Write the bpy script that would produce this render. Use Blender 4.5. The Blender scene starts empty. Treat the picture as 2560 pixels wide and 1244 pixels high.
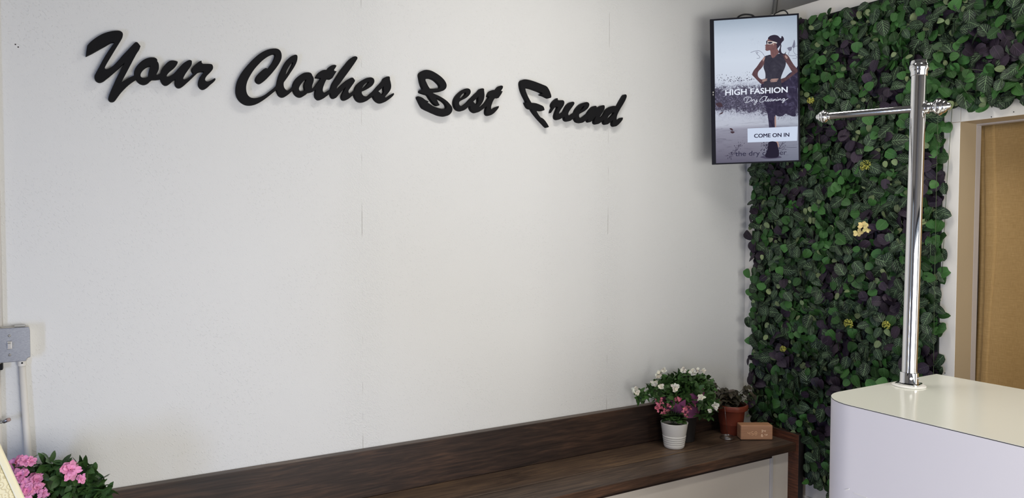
import bpy, bmesh, math, random
from mathutils import Vector, Matrix
random.seed(7)
S = bpy.context.scene
COL = S.collection
W, H = 2560, 1244
R_ = math.radians

# ------------------------------------------------------------------ camera
FPX = 1808.46
YAW, PIT, ROL = R_(59.56212663), R_(-1.98247187), R_(0.16276354)
CAM = Vector((-3.11094, -2.77, 1.53))
_f = Vector((math.cos(PIT)*math.cos(YAW), math.cos(PIT)*math.sin(YAW), math.sin(PIT)))
_r = Vector((math.sin(YAW), -math.cos(YAW), 0.0))
_u = _r.cross(_f)
RIGHT = math.cos(ROL)*_r + math.sin(ROL)*_u
UP = -math.sin(ROL)*_r + math.cos(ROL)*_u
FWD = _f
cam = bpy.data.cameras.new('camera'); camo = bpy.data.objects.new('camera', cam); COL.objects.link(camo)
cam.sensor_fit = 'HORIZONTAL'; cam.sensor_width = 36.0; cam.lens = FPX/W*36.0
cam.clip_start = 0.02; cam.clip_end = 100
camo.matrix_world = Matrix(((RIGHT.x, UP.x, -FWD.x, CAM.x), (RIGHT.y, UP.y, -FWD.y, CAM.y), (RIGHT.z, UP.z, -FWD.z, CAM.z), (0, 0, 0, 1)))
S.camera = camo

# ------------------------------------------------------------------ world, light, exposure
S.view_settings.view_transform = 'Standard'; S.view_settings.look = 'None'
S.view_settings.gamma = 1.0; S.view_settings.use_curve_mapping = False
S.view_settings.exposure = 0.0
wd = bpy.data.worlds.new('world'); S.world = wd; wd.use_nodes = True
wd.node_tree.nodes['Background'].inputs[0].default_value = (0.62, 0.72, 0.85, 1)
wd.node_tree.nodes['Background'].inputs[1].default_value = 0.5

def area(name, loc, target, sx, sy, power, col):
    l = bpy.data.lights.new(name, 'AREA'); l.shape = 'RECTANGLE'; l.size = sx; l.size_y = sy
    l.energy = power; l.color = col
    o = bpy.data.objects.new(name, l); COL.objects.link(o); o.location = loc
    o.rotation_euler = (Vector(target)-Vector(loc)).to_track_quat('-Z', 'Y').to_euler()
    return o
# daylight through the glazed side door on the left and the shop window behind the camera
area('daylight_door', (-4.99, -2.35, 0.85), (0, -2.2, 0.8), 0.42, 0.9, 29, (0.48, 0.61, 1.0))
area('daylight_window', (-1.85, -3.77, 0.95), (-1.85, 0, 0.95), 2.4, 1.3, 88, (1.0, 0.978, 0.935))

# ------------------------------------------------------------------ helpers
def ray(x, y): return RIGHT*(x-W/2) - UP*(y-H/2) + FWD*FPX
def at_X(x, y, X=0.0): d = ray(x, y); return CAM + d*((X-CAM.x)/d.x)
def at_Y(x, y, Y=0.0): d = ray(x, y); return CAM + d*((Y-CAM.y)/d.y)
def at_Z(x, y, Z=0.0): d = ray(x, y); return CAM + d*((Z-CAM.z)/d.z)
def at_D(x, y, D): return CAM + ray(x, y)*(D/FPX)

def srgb(r, g, b):
    def c(v):
        v /= 255.0
        return v/12.92 if v <= 0.04045 else ((v+0.055)/1.055)**2.4
    return (c(r), c(g), c(b), 1.0)

class MB:
    """collects geometry in world coordinates"""
    def __init__(s): s.v = []; s.f = []; s.m = []; s.uv = []; s.t = []; s.tint = (1, 1, 1)
    def vert(s, p): s.v.append(tuple(p)); s.t.append(s.tint); return len(s.v)-1
    def face(s, idx, m=0, uv=None):
        s.f.append(tuple(idx)); s.m.append(m); s.uv.append(uv)
    def box(s, a, b, m=0):
        x0, y0, z0 = [min(p, q) for p, q in zip(a, b)]; x1, y1, z1 = [max(p, q) for p, q in zip(a, b)]
        i = [s.vert(p) for p in ((x0, y0, z0), (x1, y0, z0), (x1, y1, z0), (x0, y1, z0), (x0, y0, z1), (x1, y0, z1), (x1, y1, z1), (x0, y1, z1))]
        for q in ((0, 3, 2, 1), (4, 5, 6, 7), (0, 1, 5, 4), (1, 2, 6, 5), (2, 3, 7, 6), (3, 0, 4, 7)): s.face([i[k] for k in q], m)
    def obox(s, c, ax, ay, az, hx, hy, hz, m=0):
        i = []
        for sx, sy, sz in ((-1, -1, -1), (1, -1, -1), (1, 1, -1), (-1, 1, -1), (-1, -1, 1), (1, -1, 1), (1, 1, 1), (-1, 1, 1)):
            i.append(s.vert(Vector(c)+ax*(sx*hx)+ay*(sy*hy)+az*(sz*hz)))
        for q in ((0, 3, 2, 1), (4, 5, 6, 7), (0, 1, 5, 4), (1, 2, 6, 5), (2, 3, 7, 6), (3, 0, 4, 7)): s.face([i[k] for k in q], m)
    def lathe(s, o, axis, prof, n=40, m=0, cap0=True, cap1=True, mod=None):
        axis = Vector(axis).normalized(); e1 = axis.orthogonal().normalized(); e2 = axis.cross(e1); o = Vector(o)
        rows = []
        for k, (r, h) in enumerate(prof):
            row = []
            for j in range(n):
                a = 2*math.pi*j/n
                rr = r*(mod(k, a) if mod else 1.0)
                row.append(s.vert(o+axis*h+(e1*math.cos(a)+e2*math.sin(a))*rr))
            rows.append(row)
        for k in range(len(rows)-1):
            for j in range(n):
                s.face((rows[k][j], rows[k][(j+1) % n], rows[k+1][(j+1) % n], rows[k+1][j]), m)
        if cap0: s.face(rows[0][::-1], m)
        if cap1: s.face(rows[-1], m)
    def tube(s, pts, r, n=8, m=0, caps=True):
        pts = [Vector(p) for p in pts]; rows = []; prev = None
        for k, p in enumerate(pts):
            d = (pts[min(k+1, len(pts)-1)]-pts[max(k-1, 0)]).normalized()
            e1 = d.orthogonal().normalized() if prev is None else (prev-d*prev.dot(d)).normalized()
            prev = e1; e2 = d.cross(e1); rr = r[k] if isinstance(r, (list, tuple)) else r
            rows.append([s.vert(p+(e1*math.cos(2*math.pi*j/n)+e2*math.sin(2*math.pi*j/n))*rr) for j in range(n)])
        for k in range(len(rows)-1):
            for j in range(n): s.face((rows[k][j], rows[k][(j+1) % n], rows[k+1][(j+1) % n], rows[k+1][j]), m)
        if caps: s.face(rows[0][::-1], m); s.face(rows[-1], m)
    def leaf(s, p, d, nrm, L, wd_, fold=0.25, curl=0.2, m=0, rows=6, shape=0.85, tip=1.0):
        """one leaf: base p, pointing along d, face normal nrm"""
        p = Vector(p); d = Vector(d).normalized(); nrm = Vector(nrm); nrm = (nrm-d*nrm.dot(d)).normalized(); sd = d.cross(nrm)
        g = []
        for k in range(rows+1):
            t = k/rows
            w = wd_*0.5*max(0.0, math.sin(math.pi*(t**shape)))**(0.55*tip)*(1-0.14*t**4)
            c = p + d*(L*t*(1-0.15*abs(curl)*t)) - nrm*(curl*L*t*t)
            if k in (0, rows): g.append([s.vert(c)])
            else: g.append([s.vert(c-sd*w+nrm*(w*fold)), s.vert(c), s.vert(c+sd*w+nrm*(w*fold))])
        def U(k, j): return (0.5 if k in (0, rows) else j*0.5, k/rows)
        for k in range(rows):
            a, b = g[k], g[k+1]
            if len(a) == 1:
                for j in (0, 1): s.face((a[0], b[j+1], b[j]), m, (U(k, 1), U(k+1, j+1), U(k+1, j)))
            elif len(b) == 1:
                for j in (0, 1): s.face((a[j], a[j+1], b[0]), m, (U(k, j), U(k, j+1), U(k+1, 1)))
            else:
                for j in (0, 1): s.face((a[j], a[j+1], b[j+1], b[j]), m, (U(k, j), U(k, j+1), U(k+1, j+1), U(k+1, j)))
    def build(s, name, mats, parent=None, smooth=False, bevel=0.0, seg=2, tint=False, split=None):
        off = parent_origin(parent)
        me = bpy.data.meshes.new(name)
        me.from_pydata([(x-off[0], y-off[1], z-off[2]) for x, y, z in s.v], [], s.f)
        mats = mats if isinstance(mats, (list, tuple)) else [mats]
        for mt in mats: me.materials.append(mt)
        if len(mats) > 1: me.polygons.foreach_set('material_index', s.m)
        if any(u is not None for u in s.uv):
            ul = me.uv_layers.new(name='UVMap'); k = 0
            for f, u in zip(s.f, s.uv):
                for j in range(len(f)):
                    if u is not None: ul.data[k].uv = u[j]
                    k += 1
        if tint:
            ca = me.color_attributes.new('tint', 'FLOAT_COLOR', 'POINT')
            ca.data.foreach_set('color', [c for t in s.t for c in (t[0], t[1], t[2], 1.0)])
        if smooth: me.polygons.foreach_set('use_smooth', [True]*len(me.polygons))
        me.update()
        if smooth and split: me.set_sharp_from_angle(angle=R_(split))
        o = bpy.data.objects.new(name, me); COL.objects.link(o)
        if parent is not None: o.parent = parent
        if bevel > 0:
            b = o.modifiers.new('bevel', 'BEVEL'); b.width = bevel; b.segments = seg; b.limit_method = 'ANGLE'; b.angle_limit = R_(35)
        return o

def parent_origin(p):
    o = Vector((0, 0, 0))
    while p is not None: o += Vector(p.location); p = p.parent
    return o
def thing(name, label, cat, loc, group=None):
    o = bpy.data.objects.new(name, None); COL.objects.link(o); o.location = loc; o.empty_display_size = 0.05
    o['label'] = label; o['category'] = cat
    if group: o['group'] = group
    return o
def tag(o, label, cat, group=None):
    o['label'] = label; o['category'] = cat
    if group: o['group'] = group
    return o
def struct(o, label=None):
    o['kind'] = 'structure'
    if label: o['label'] = label
    return o

# ------------------------------------------------------------------ materials
def mat(name, col=(0.8, 0.8, 0.8, 1), rough=0.5, metal=0.0, spec=0.5, coat=0.0):
    m = bpy.data.materials.new(name); m.use_nodes = True; b = m.node_tree.nodes['Principled BSDF']
    b.inputs['Base Color'].default_value = col; b.inputs['Roughness'].default_value = rough
    b.inputs['Metallic'].default_value = metal; b.inputs['Specular IOR Level'].default_value = spec
    b.inputs['Coat Weight'].default_value = coat
    return m
class NT:
    """small helper to write node graphs"""
    def __init__(s, m): s.t = m.node_tree; s.b = s.t.nodes.get('Principled BSDF')
    def n(s, typ, **kw):
        x = s.t.nodes.new(typ)
        for k, v in kw.items():
            if k.startswith('i_'):
                key = k[2:]; key = int(key) if key.isdigit() else key.replace('_', ' ')
                if hasattr(v, 'is_linked') or isinstance(v, bpy.types.NodeSocket): s.t.links.new(v, x.inputs[key])
                else: x.inputs[key].default_value = v
            else: setattr(x, k, v)
        return x
    def l(s, a, b): s.t.links.new(a, b)
    def math(s, op, a, b=None, c=None, clamp=False):
        x = s.t.nodes.new('ShaderNodeMath'); x.operation = op; x.use_clamp = clamp
        for i, v in enumerate((a, b, c)):
            if v is None: continue
            if isinstance(v, (int, float)): x.inputs[i].default_value = v
            else: s.t.links.new(v, x.inputs[i])
        return x.outputs[0]
    def mix(s, fac, a, b, blend='MIX'):
        x = s.t.nodes.new('ShaderNodeMix'); x.data_type = 'RGBA'; x.blend_type = blend
        for sock, v in ((x.inputs[0], fac), (x.inputs[6], a), (x.inputs[7], b)):
            if isinstance(v, bpy.types.NodeSocket): s.t.links.new(v, sock)
            else: sock.default_value = v
        return x.outputs[2]
    def ramp(s, fac, stops):
        x = s.t.nodes.new('ShaderNodeValToRGB'); s.t.links.new(fac, x.inputs[0]); e = x.color_ramp.elements
        while len(e) < len(stops): e.new(0.5)
        for k, (p, c) in enumerate(stops): e[k].position = p; e[k].color = c
        return x.outputs[0]
    def smooth(s, v, a, b):
        x = s.t.nodes.new('ShaderNodeMapRange'); x.interpolation_type = 'SMOOTHSTEP'
        s.t.links.new(v, x.inputs[0]); x.inputs[1].default_value = a; x.inputs[2].default_value = b
        return x.outputs[0]
    def coord(s, which='Object', scale=(1, 1, 1), loc=(0, 0, 0), rot=(0, 0, 0)):
        c = s.t.nodes.new('ShaderNodeTexCoord'); mp = s.t.nodes.new('ShaderNodeMapping')
        s.t.links.new(c.outputs[which], mp.inputs[0]); mp.inputs['Scale'].default_value = scale; mp.inputs['Location'].default_value = loc; mp.inputs['Rotation'].default_value = rot
        return mp.outputs[0]
    def noise(s, vec, scale, detail=3, rough=0.5, dist=0.0, out=0):
        x = s.t.nodes.new('ShaderNodeTexNoise'); s.t.links.new(vec, x.inputs['Vector'])
        x.inputs['Scale'].default_value = scale; x.inputs['Detail'].default_value = detail; x.inputs['Roughness'].default_value = rough; x.inputs['Distortion'].default_value = dist
        return x.outputs[out]
    def bump(s, h, strength=0.3, dist=0.01, normal=None):
        x = s.t.nodes.new('ShaderNodeBump'); s.t.links.new(h, x.inputs['Height']); x.inputs['Strength'].default_value = strength; x.inputs['Distance'].default_value = dist
        if normal: s.t.links.new(normal, x.inputs['Normal'])
        s.t.links.new(x.outputs[0], s.b.inputs['Normal']); return x.outputs[0]

SEAMS = (-2.172, -0.948)
def wall_material():
    m = mat('textured_wall_paint', srgb(226, 223, 216), 0.62, spec=0.3); g = NT(m)
    v = g.coord('Object'); sep = g.n('ShaderNodeSeparateXYZ'); g.l(v, sep.inputs[0]); X, Z = sep.outputs[0], sep.outputs[2]
    mp2 = g.n('ShaderNodeMapping'); g.l(g.coord('Object', rot=(0, R_(-48), 0)), mp2.inputs[0]); mp2.inputs['Scale'].default_value = (0.72, 1, 1.2); vs = mp2.outputs[0]
    spots = g.smooth(g.noise(vs, 140, 1.5, 0.5, 0.3), 0.58, 0.70)
    wide = g.smooth(g.noise(v, 3.2, 2), 0.35, 0.7)
    fine = g.noise(vs, 230, 2, 0.6)
    near = None; crack = None
    for k, sx in enumerate(SEAMS):
        wob = g.math('MULTIPLY', g.math('SUBTRACT', g.noise(g.coord('Object', scale=(0.01, 0.01, 1)), 1.2, 1), 0.5), 0.006)
        d = g.math('ABSOLUTE', g.math('SUBTRACT', g.math('ADD', X, wob), sx))
        nn = g.math('SUBTRACT', 1.0, g.smooth(d, 0.02, 0.15))
        near = nn if near is None else g.math('MAXIMUM', near, nn)
        ln = g.math('LESS_THAN', d, 0.0011)
        crack = ln if crack is None else g.math('MAXIMUM', crack, ln)
    rough_ = g.smooth(g.noise(vs, 150, 1.5, 0.5, 0.4), 0.48, 0.66)
    h = g.math('ADD', g.math('MULTIPLY', spots, g.math('ADD', 0.35, g.math('MULTIPLY', wide, 0.65))), g.math('MULTIPLY', g.math('MULTIPLY', near, rough_), 0.75))
    h = g.math('ADD', h, g.math('MULTIPLY', fine, 0.42))
    open_ = g.math('MULTIPLY', crack, g.smooth(g.noise(g.coord('Object', scale=(0, 0, 1)), 5.5, 2), 0.5, 0.6))
    h = g.math('SUBTRACT', h, g.math('MULTIPLY', open_, 1.2))
    g.bump(h, 0.46, 0.0022)
    base = g.mix(g.math('MULTIPLY', open_, 0.55), srgb(224, 224, 222), srgb(120, 112, 100))
    g.l(base, g.b.inputs['Base Color'])
    return m
def wood(name, axis='X', dark=(30, 20, 17), mid=(56, 38, 30), light=(84, 56, 40), rough=0.45, seed=0.0, bump=0.12):
    m = mat(name, rough=rough, spec=0.4); g = NT(m)
    sc = {'X': (0.5, 9, 9), 'Y': (9, 0.5, 9), 'Z': (9, 9, 0.5)}[axis]
    v = g.coord('Object', scale=sc, loc=(seed, seed*1.7, seed*0.6))
    big = {'X': (0.8, 3, 3), 'Y': (3, 0.8, 3), 'Z': (3, 3, 0.8)}[axis]
    vb = g.coord('Object', scale=big, loc=(seed*2, seed, seed))
    blot = g.noise(vb, 1.6, 3, 0.55, 0.8)
    warp = g.n('ShaderNodeVectorMath', operation='ADD'); g.l(v, warp.inputs[0])
    wn = g.n('ShaderNodeVectorMath', operation='SCALE'); g.l(g.noise(vb, 2.4, 2, 0.5, 0.0, 1), wn.inputs[0]); wn.inputs['Scale'].default_value = 0.35; g.l(wn.outputs[0], warp.inputs[1])
    grain = g.noise(warp.outputs[0], 7.5, 4, 0.6, 0.3)
    lines = g.noise(warp.outputs[0], 17, 2, 0.6, 0.2)
    kn = g.n('ShaderNodeTexVoronoi'); g.l(g.coord('Object', scale={'X': (1.0, 3.2, 3.2), 'Y': (3.2, 1, 3.2), 'Z': (3.2, 3.2, 1)}[axis], loc=(seed*3, seed, seed*2)), kn.inputs['Vector']); kn.inputs['Scale'].default_value = 1.7
    knot = g.math('SUBTRACT', 1.0, g.smooth(kn.outputs[0], 0.03, 0.11))
    fac = g.math('ADD', g.math('MULTIPLY', grain, 0.5), g.math('ADD', g.math('MULTIPLY', blot, 0.42), g.math('MULTIPLY', lines, 0.3)))
    col = g.ramp(fac, [(0.46, srgb(*dark)), (0.61, srgb(*mid)), (0.78, srgb(*light))])
    col = g.mix(g.math('MULTIPLY', knot, 0.55), col, srgb(*dark))
    g.l(col, g.b.inputs['Base Color'])
    g.bump(g.math('ADD', grain, g.math('MULTIPLY', lines, 0.6)), bump, 0.002)
    return m
def leaf_mat(name, col, rough=0.5, vein=None, nveins=8.0, slant=2.6, vw=0.16, backcol=None, sheen=0.0, trans=0.0):
    m = mat(name, col, rough, spec=0.3); g = NT(m)
    at = g.n('ShaderNodeAttribute', attribute_name='tint'); 
    base = g.mix(1.0, col, at.outputs[0], 'MULTIPLY')
    uv = g.n('ShaderNodeUVMap', uv_map='UVMap'); sp = g.n('ShaderNodeSeparateXYZ'); g.l(uv.outputs[0], sp.inputs[0])
    u = g.math('ABSOLUTE', g.math('SUBTRACT', sp.outputs[0], 0.5)); v = sp.outputs[1]
    mid = g.math('SUBTRACT', 1.0, g.smooth(u, 0.012, 0.04))
    ph = g.math('FRACT', g.math('SUBTRACT', g.math('MULTIPLY', v, nveins), g.math('MULTIPLY', g.math('POWER', u, 0.85), nveins*slant*0.33)))
    st = g.math('SUBTRACT', 1.0, g.smooth(g.math('ABSOLUTE', g.math('SUBTRACT', ph, 0.5)), vw*0.3, vw))
    st = g.math('MULTIPLY', st, g.smooth(g.noise(g.coord('Object'), 60, 2), 0.32, 0.6))
    st = g.math('MULTIPLY', st, g.math('SUBTRACT', 1.0, g.smooth(u, 0.34, 0.47)))
    va = g.math('MAXIMUM', mid, st, clamp=True)
    if vein:
        base = g.mix(g.math('MULTIPLY', va, vein[3]), base, (vein[0], vein[1], vein[2], 1))
    g.l(base, g.b.inputs['Base Color'])
    g.bump(va, 0.4, 0.0015)
    return m

M = {}
M['wall'] = wall_material()
M['white_board'] = mat('white_painted_board', srgb(238, 234, 226), 0.42)
M['jamb'] = mat('shaded_jamb', srgb(176, 159, 131), 0.5)  # white board darkened for shade and tanned by the curtain's reflected light
M['trimw'] = mat('white_trim_paint', srgb(205, 202, 202), 0.4)
M['stop'] = mat('grey_door_stop_paint', srgb(184, 177, 174), 0.5)
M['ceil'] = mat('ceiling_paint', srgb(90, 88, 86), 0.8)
M['room'] = mat('room_paint', srgb(158, 155, 152), 0.7)
M['grime'] = mat('cream_conduit_paint', srgb(226, 222, 214), 0.5)
def floor_mat():
    m = mat('grey_vinyl_floor', srgb(120, 112, 104), 0.5); g = NT(m)
    g.l(g.ramp(g.noise(g.coord('Object', scale=(1, 6, 1)), 3, 5, 0.6), [(0.3, srgb(88, 80, 74)), (0.7, srgb(128, 118, 108))]), g.b.inputs['Base Color']); return m
M['floor'] = floor_mat()
def letter_mat():
    m = mat('black_foam', srgb(22, 22, 24), 0.8, spec=0.18); g = NT(m); g.bump(g.noise(g.coord('Object'), 400, 2), 0.15, 0.0006); return m
M['letter'] = letter_mat()
M['chrome'] = mat('polished_chrome', (0.82, 0.82, 0.83, 1), 0.05, 1.0)
M['steel'] = mat('dull_screw_steel', (0.5, 0.5, 0.5, 1), 0.3, 1.0)
M['black'] = mat('black_plastic', srgb(18, 19, 23), 0.5, spec=0.15)
M['bezel'] = mat('graphite_bezel', srgb(26, 27, 36), 0.5, spec=0.12)
M['cable'] = mat('black_cable_rubber', srgb(16, 16, 17), 0.5)
M['galv'] = mat('galvanised_pipe', srgb(150, 150, 148), 0.42, 0.55)
M['lam_front'] = mat('white_laminate_side', srgb(240, 235, 238), 0.32)
M['lam_top'] = mat('cream_gloss_laminate', srgb(222, 222, 211), 0.14, spec=0.5)
M['edge'] = mat('dark_laminate_edge', srgb(38, 30, 30), 0.5)
M['gasket'] = mat('white_gasket', srgb(236, 234, 228), 0.4)
M['ceramic'] = mat('white_glazed_ceramic', srgb(236, 233, 226), 0.25)
M['terra'] = mat('terracotta_plastic', srgb(124, 56, 38), 0.42)
M['soil'] = mat('potting_soil', srgb(38, 28, 22), 0.9)
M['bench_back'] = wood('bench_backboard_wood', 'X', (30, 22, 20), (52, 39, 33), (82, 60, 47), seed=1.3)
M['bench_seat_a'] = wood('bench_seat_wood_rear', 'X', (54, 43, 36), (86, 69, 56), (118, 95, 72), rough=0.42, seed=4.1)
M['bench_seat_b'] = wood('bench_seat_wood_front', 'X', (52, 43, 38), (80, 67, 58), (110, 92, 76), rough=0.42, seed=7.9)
M['bench_front'] = wood('bench_edge_wood', 'X', (42, 30, 25), (72, 52, 40), (112, 80, 60), seed=2.2)
M['bench_strip'] = wood('bench_strip_wood', 'X', (22, 15, 13), (38, 25, 20), (54, 36, 28), seed=5.2)
def saw_mat():
    m = mat('saw_marked_wood', rough=0.55); g = NT(m)
    w = g.noise(g.coord('Object', scale=(2, 2.5, 42), rot=(R_(8), 0, 0)), 3.2, 4, 0.6, 0.5)
    b = g.noise(g.coord('Object', scale=(3, 3, 1)), 2.2, 2)
    g.l(g.ramp(g.math('ADD', g.math('MULTIPLY', w, 0.7), g.math('MULTIPLY', b, 0.4)), [(0.4, srgb(46, 26, 18)), (0.58, srgb(92, 52, 33)), (0.75, srgb(128, 76, 50))]), g.b.inputs['Base Color'])
    g.bump(w, 0.4, 0.002); return m
M['saw'] = saw_mat()
M['dark_edge'] = mat('near_black', srgb(26, 20, 20), 0.6)
M['panelw'] = mat('white_bench_panel', srgb(222, 214, 202), 0.45)
def bamboo():
    m = mat('bamboo_veneer', rough=0.5); g = NT(m)
    n_ = g.noise(g.coord('Object', scale=(1, 1, 40)), 6, 3); g.l(g.ramp(n_, [(0.35, srgb(176, 128, 96)), (0.65, srgb(192, 144, 108))]), g.b.inputs['Base Color']); return m
M['bamboo'] = bamboo()
def emit(name, col, st):
    m = bpy.data.materials.new(name); m.use_nodes = True; t = m.node_tree; t.nodes.clear()
    e = t.nodes.new('ShaderNodeEmission'); o = t.nodes.new('ShaderNodeOutputMaterial'); e.inputs[0].default_value = col; e.inputs[1].default_value = st; t.links.new(e.outputs[0], o.inputs[0]); return m
M['led'] = emit('lit_clock_digit', srgb(236, 214, 186), 0.72)
M['led_dim'] = emit('faint_clock_digit', srgb(214, 172, 136), 0.58)
M['purplewrap'] = mat('purple_wrapping_film', srgb(164, 92, 140), 0.35)
M['darkpot'] = mat('dark_grey_pot', srgb(44, 42, 42), 0.5)
M['switchplate'] = None
def plate_mat():
    m = mat('brushed_steel_plate', srgb(140, 142, 150), 0.42, 0.55); g = NT(m)
    g.l(g.ramp(g.noise(g.coord('Object', scale=(1, 1, 3)), 160, 3, 0.6), [(0.3, srgb(134, 137, 146)), (0.7, srgb(154, 157, 165))]), g.b.inputs['Base Color']); return m
M['switchplate'] = plate_mat()
M['toggle'] = mat('white_toggle_plastic', srgb(205, 202, 198), 0.4)
M['rubber_pink'] = mat('dusty_pink_rubber', srgb(176, 150, 142), 0.7)
def burlap():
    m = mat('burlap_weave', rough=0.9, spec=0.1); g = NT(m)
    a = g.noise(g.coord('Object', scale=(1, 420, 26)), 1.3, 2); b = g.noise(g.coord('Object', scale=(1, 26, 420)), 1.3, 2)
    c = g.noise(g.coord('Object', scale=(1, 1, 1)), 3, 3); slub = g.noise(g.coord('Object', scale=(1, 9, 150)), 1.3, 3)
    f = g.math('ADD', g.math('MULTIPLY', g.math('ADD', a, b), 0.34), g.math('ADD', g.math('MULTIPLY', c, 0.18), g.math('MULTIPLY', slub, 0.2)))
    g.l(g.ramp(f, [(0.3, srgb(150, 121, 76)), (0.55, srgb(176, 145, 97)), (0.8, srgb(198, 168, 120))]), g.b.inputs['Base Color'])
    g.bump(g.math('ADD', a, b), 0.35, 0.0015); return m
M['burlap'] = burlap()
M['hem'] = mat('burlap_hem', srgb(166, 136, 88), 0.9)
def embossed():
    m = mat('cream_embossed_vinyl', srgb(232, 222, 186), 0.4); g = NT(m)
    vo = g.n('ShaderNodeTexVoronoi'); g.l(g.coord('Object'), vo.inputs['Vector']); vo.inputs['Scale'].default_value = 95
    r = g.math('SINE', g.math('MULTIPLY', vo.outputs[0], 16)); g.bump(g.math('ADD', r, g.noise(g.coord('Object'), 110, 2)), 0.2, 0.0012)
    g.l(g.mix(g.smooth(r, 0.2, 0.9), srgb(234, 225, 190), srgb(208, 195, 156)), g.b.inputs['Base Color']); return m
M['emboss'] = embossed()
M['creamedge'] = mat('smooth_cream_border', srgb(240, 231, 196), 0.4)
VE = srgb(128, 158, 116)
M['l_vein'] = leaf_mat('veined_leaf', srgb(44, 60, 44), 0.5, (VE[0], VE[1], VE[2], 0.66), 6.0, 2.3, 0.19)
M['l_plain'] = leaf_mat('green_leaf', srgb(56, 98, 46), 0.45, (0.12, 0.26, 0.09, 0.3), 6, 2.2, 0.12)
M['l_purple'] = leaf_mat('purple_leaf', srgb(52, 42, 55), 0.5, (0.10, 0.06, 0.11, 0.4), 6, 2.2, 0.12)
M['l_pale'] = leaf_mat('pale_leaf', srgb(118, 134, 92), 0.5, (0.30, 0.40, 0.22, 0.5), 6, 2.0, 0.12)
M['l_stem'] = leaf_mat('leaf_stem', srgb(84, 100, 70), 0.6)
M['l_azalea'] = leaf_mat('azalea_leaf', srgb(62, 92, 46), 0.4, (0.10, 0.2, 0.08, 0.4), 6, 2.2, 0.1)
M['l_dark'] = leaf_mat('bronze_leaf', srgb(56, 50, 38), 0.45, (0.08, 0.09, 0.05, 0.4), 6, 2.2, 0.1)
M['p_white'] = leaf_mat('white_petal', srgb(232, 228, 212), 0.55)
M['p_pink'] = leaf_mat('pink_petal', srgb(243, 160, 204), 0.5, (0.80, 0.22, 0.44, 0.22), 4, 0.8, 0.1)
M['p_coral'] = leaf_mat('coral_petal', srgb(255, 142, 162), 0.5)
M['p_yellow'] = leaf_mat('cream_petal', srgb(236, 218, 150), 0.5)
M['p_bud'] = leaf_mat('yellow_green_bud', srgb(176, 176, 84), 0.6)
M['hedge_back'] = mat('dark_green_mesh_backing', srgb(14, 26, 18), 0.8)

# ------------------------------------------------------------------ the room
ZC = 3.35
b = MB(); b.box((-5.0, 0.0, 0), (2.4, 0.12, ZC)); struct(b.build('wall_back', M['wall']), 'white textured wall carrying the black script lettering')
b = MB(); b.box((-5.2, -4.0, -0.1), (2.6, 0.3, 0.0)); struct(b.build('floor', M['floor']))
b = MB(); b.box((-5.2, -4.0, ZC), (2.6, 0.3, ZC+0.1)); struct(b.build('ceiling', M['ceil']))
# left wall with a glazed door opening
b = MB()
b.box((-5.12, -3.8, 0), (-5.0, -2.9, ZC)); b.box((-5.12, -1.8, 0), (-5.0, 0.12, ZC)); b.box((-5.12, -2.9, 2.2), (-5.0, -1.8, ZC))
struct(b.build('wall_left', M['room']))
b = MB()
b.box((-5.1, -2.9, 0), (-5.02, -2.8, 2.2)); b.box((-5.1, -1.9, 0), (-5.02, -1.8, 2.2)); b.box((-5.1, -2.8, 0), (-5.02, -1.9, 0.25)); b.box((-5.1, -2.8, 2.08), (-5.02, -1.9, 2.2))
struct(b.build('door_1', M['bezel']))
# shop front behind the camera
b = MB()
b.box((-5.12, -3.92, 0), (-3.05, -3.8, ZC)); b.box((-0.15, -3.92, 0), (2.4, -3.8, ZC)); b.box((-3.05, -3.92, 0), (-0.15, -3.8, 0.15)); b.box((-3.05, -3.92, 1.75), (-0.15, -3.8, ZC))
struct(b.build('wall_front', M['room']))
b = MB()
for x in (-3.05, -2.1, -1.15, -0.21): b.box((x, -3.9, 0.15), (x+0.06, -3.82, 1.75))
for z in (0.15, 1.69): b.box((-3.05, -3.9, z), (-0.15, -3.82, z+0.06))
struct(b.build('window_1', M['bezel']))
# partition with the curtained opening
PT = 0.125; YO = -1.121; ZO = 1.955; ZT = 2.63
b = MB()
b.box((0, YO, 0), (PT, 0.0, ZT)); b.box((0, -2.35, ZO), (PT, YO, ZT)); b.box((0, -3.8, 0), (PT, -2.35, ZT))
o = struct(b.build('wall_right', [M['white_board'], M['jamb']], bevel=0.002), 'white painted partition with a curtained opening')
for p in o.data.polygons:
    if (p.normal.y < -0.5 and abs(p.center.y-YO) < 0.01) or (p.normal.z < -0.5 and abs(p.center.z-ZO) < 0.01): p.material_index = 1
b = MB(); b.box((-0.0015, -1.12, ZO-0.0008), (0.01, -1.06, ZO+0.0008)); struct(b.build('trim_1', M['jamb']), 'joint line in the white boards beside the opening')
b = MB(); b.box((PT, YO-0.0005, 0), (PT+0.038, YO+0.05, ZO+0.01)); b.box((PT, -2.35, ZO-0.005), (PT+0.038, YO+0.05, ZO+0.06)); struct(b.build('trim_2', M['stop'], bevel=0.002), 'grey door stop behind the white opening')
b = MB(); b.box((2.28, -3.8, 0), (2.4, 0, ZC)); struct(b.build('wall_far', M['room']))
b = MB(); b.box((-0.014, -1.12, 0), (-0.001, -0.001, 0.165)); struct(b.build('baseboard_right', M['white_board'], bevel=0.003))
b = MB()
for px_, py_ in ((2478.5, 292), (2534, 279.5), (2362, 932), (2437, 264.5)):
    p = at_X(px_, py_, -0.001); b.lathe((0.0, p.y, p.z), (-1, 0, 0), [(0.0022, 0.0), (0.0022, 0.0008)], 8)
struct(b.build('trim_3', M['dark_edge']), 'nail heads in the white boards around the opening')

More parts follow.
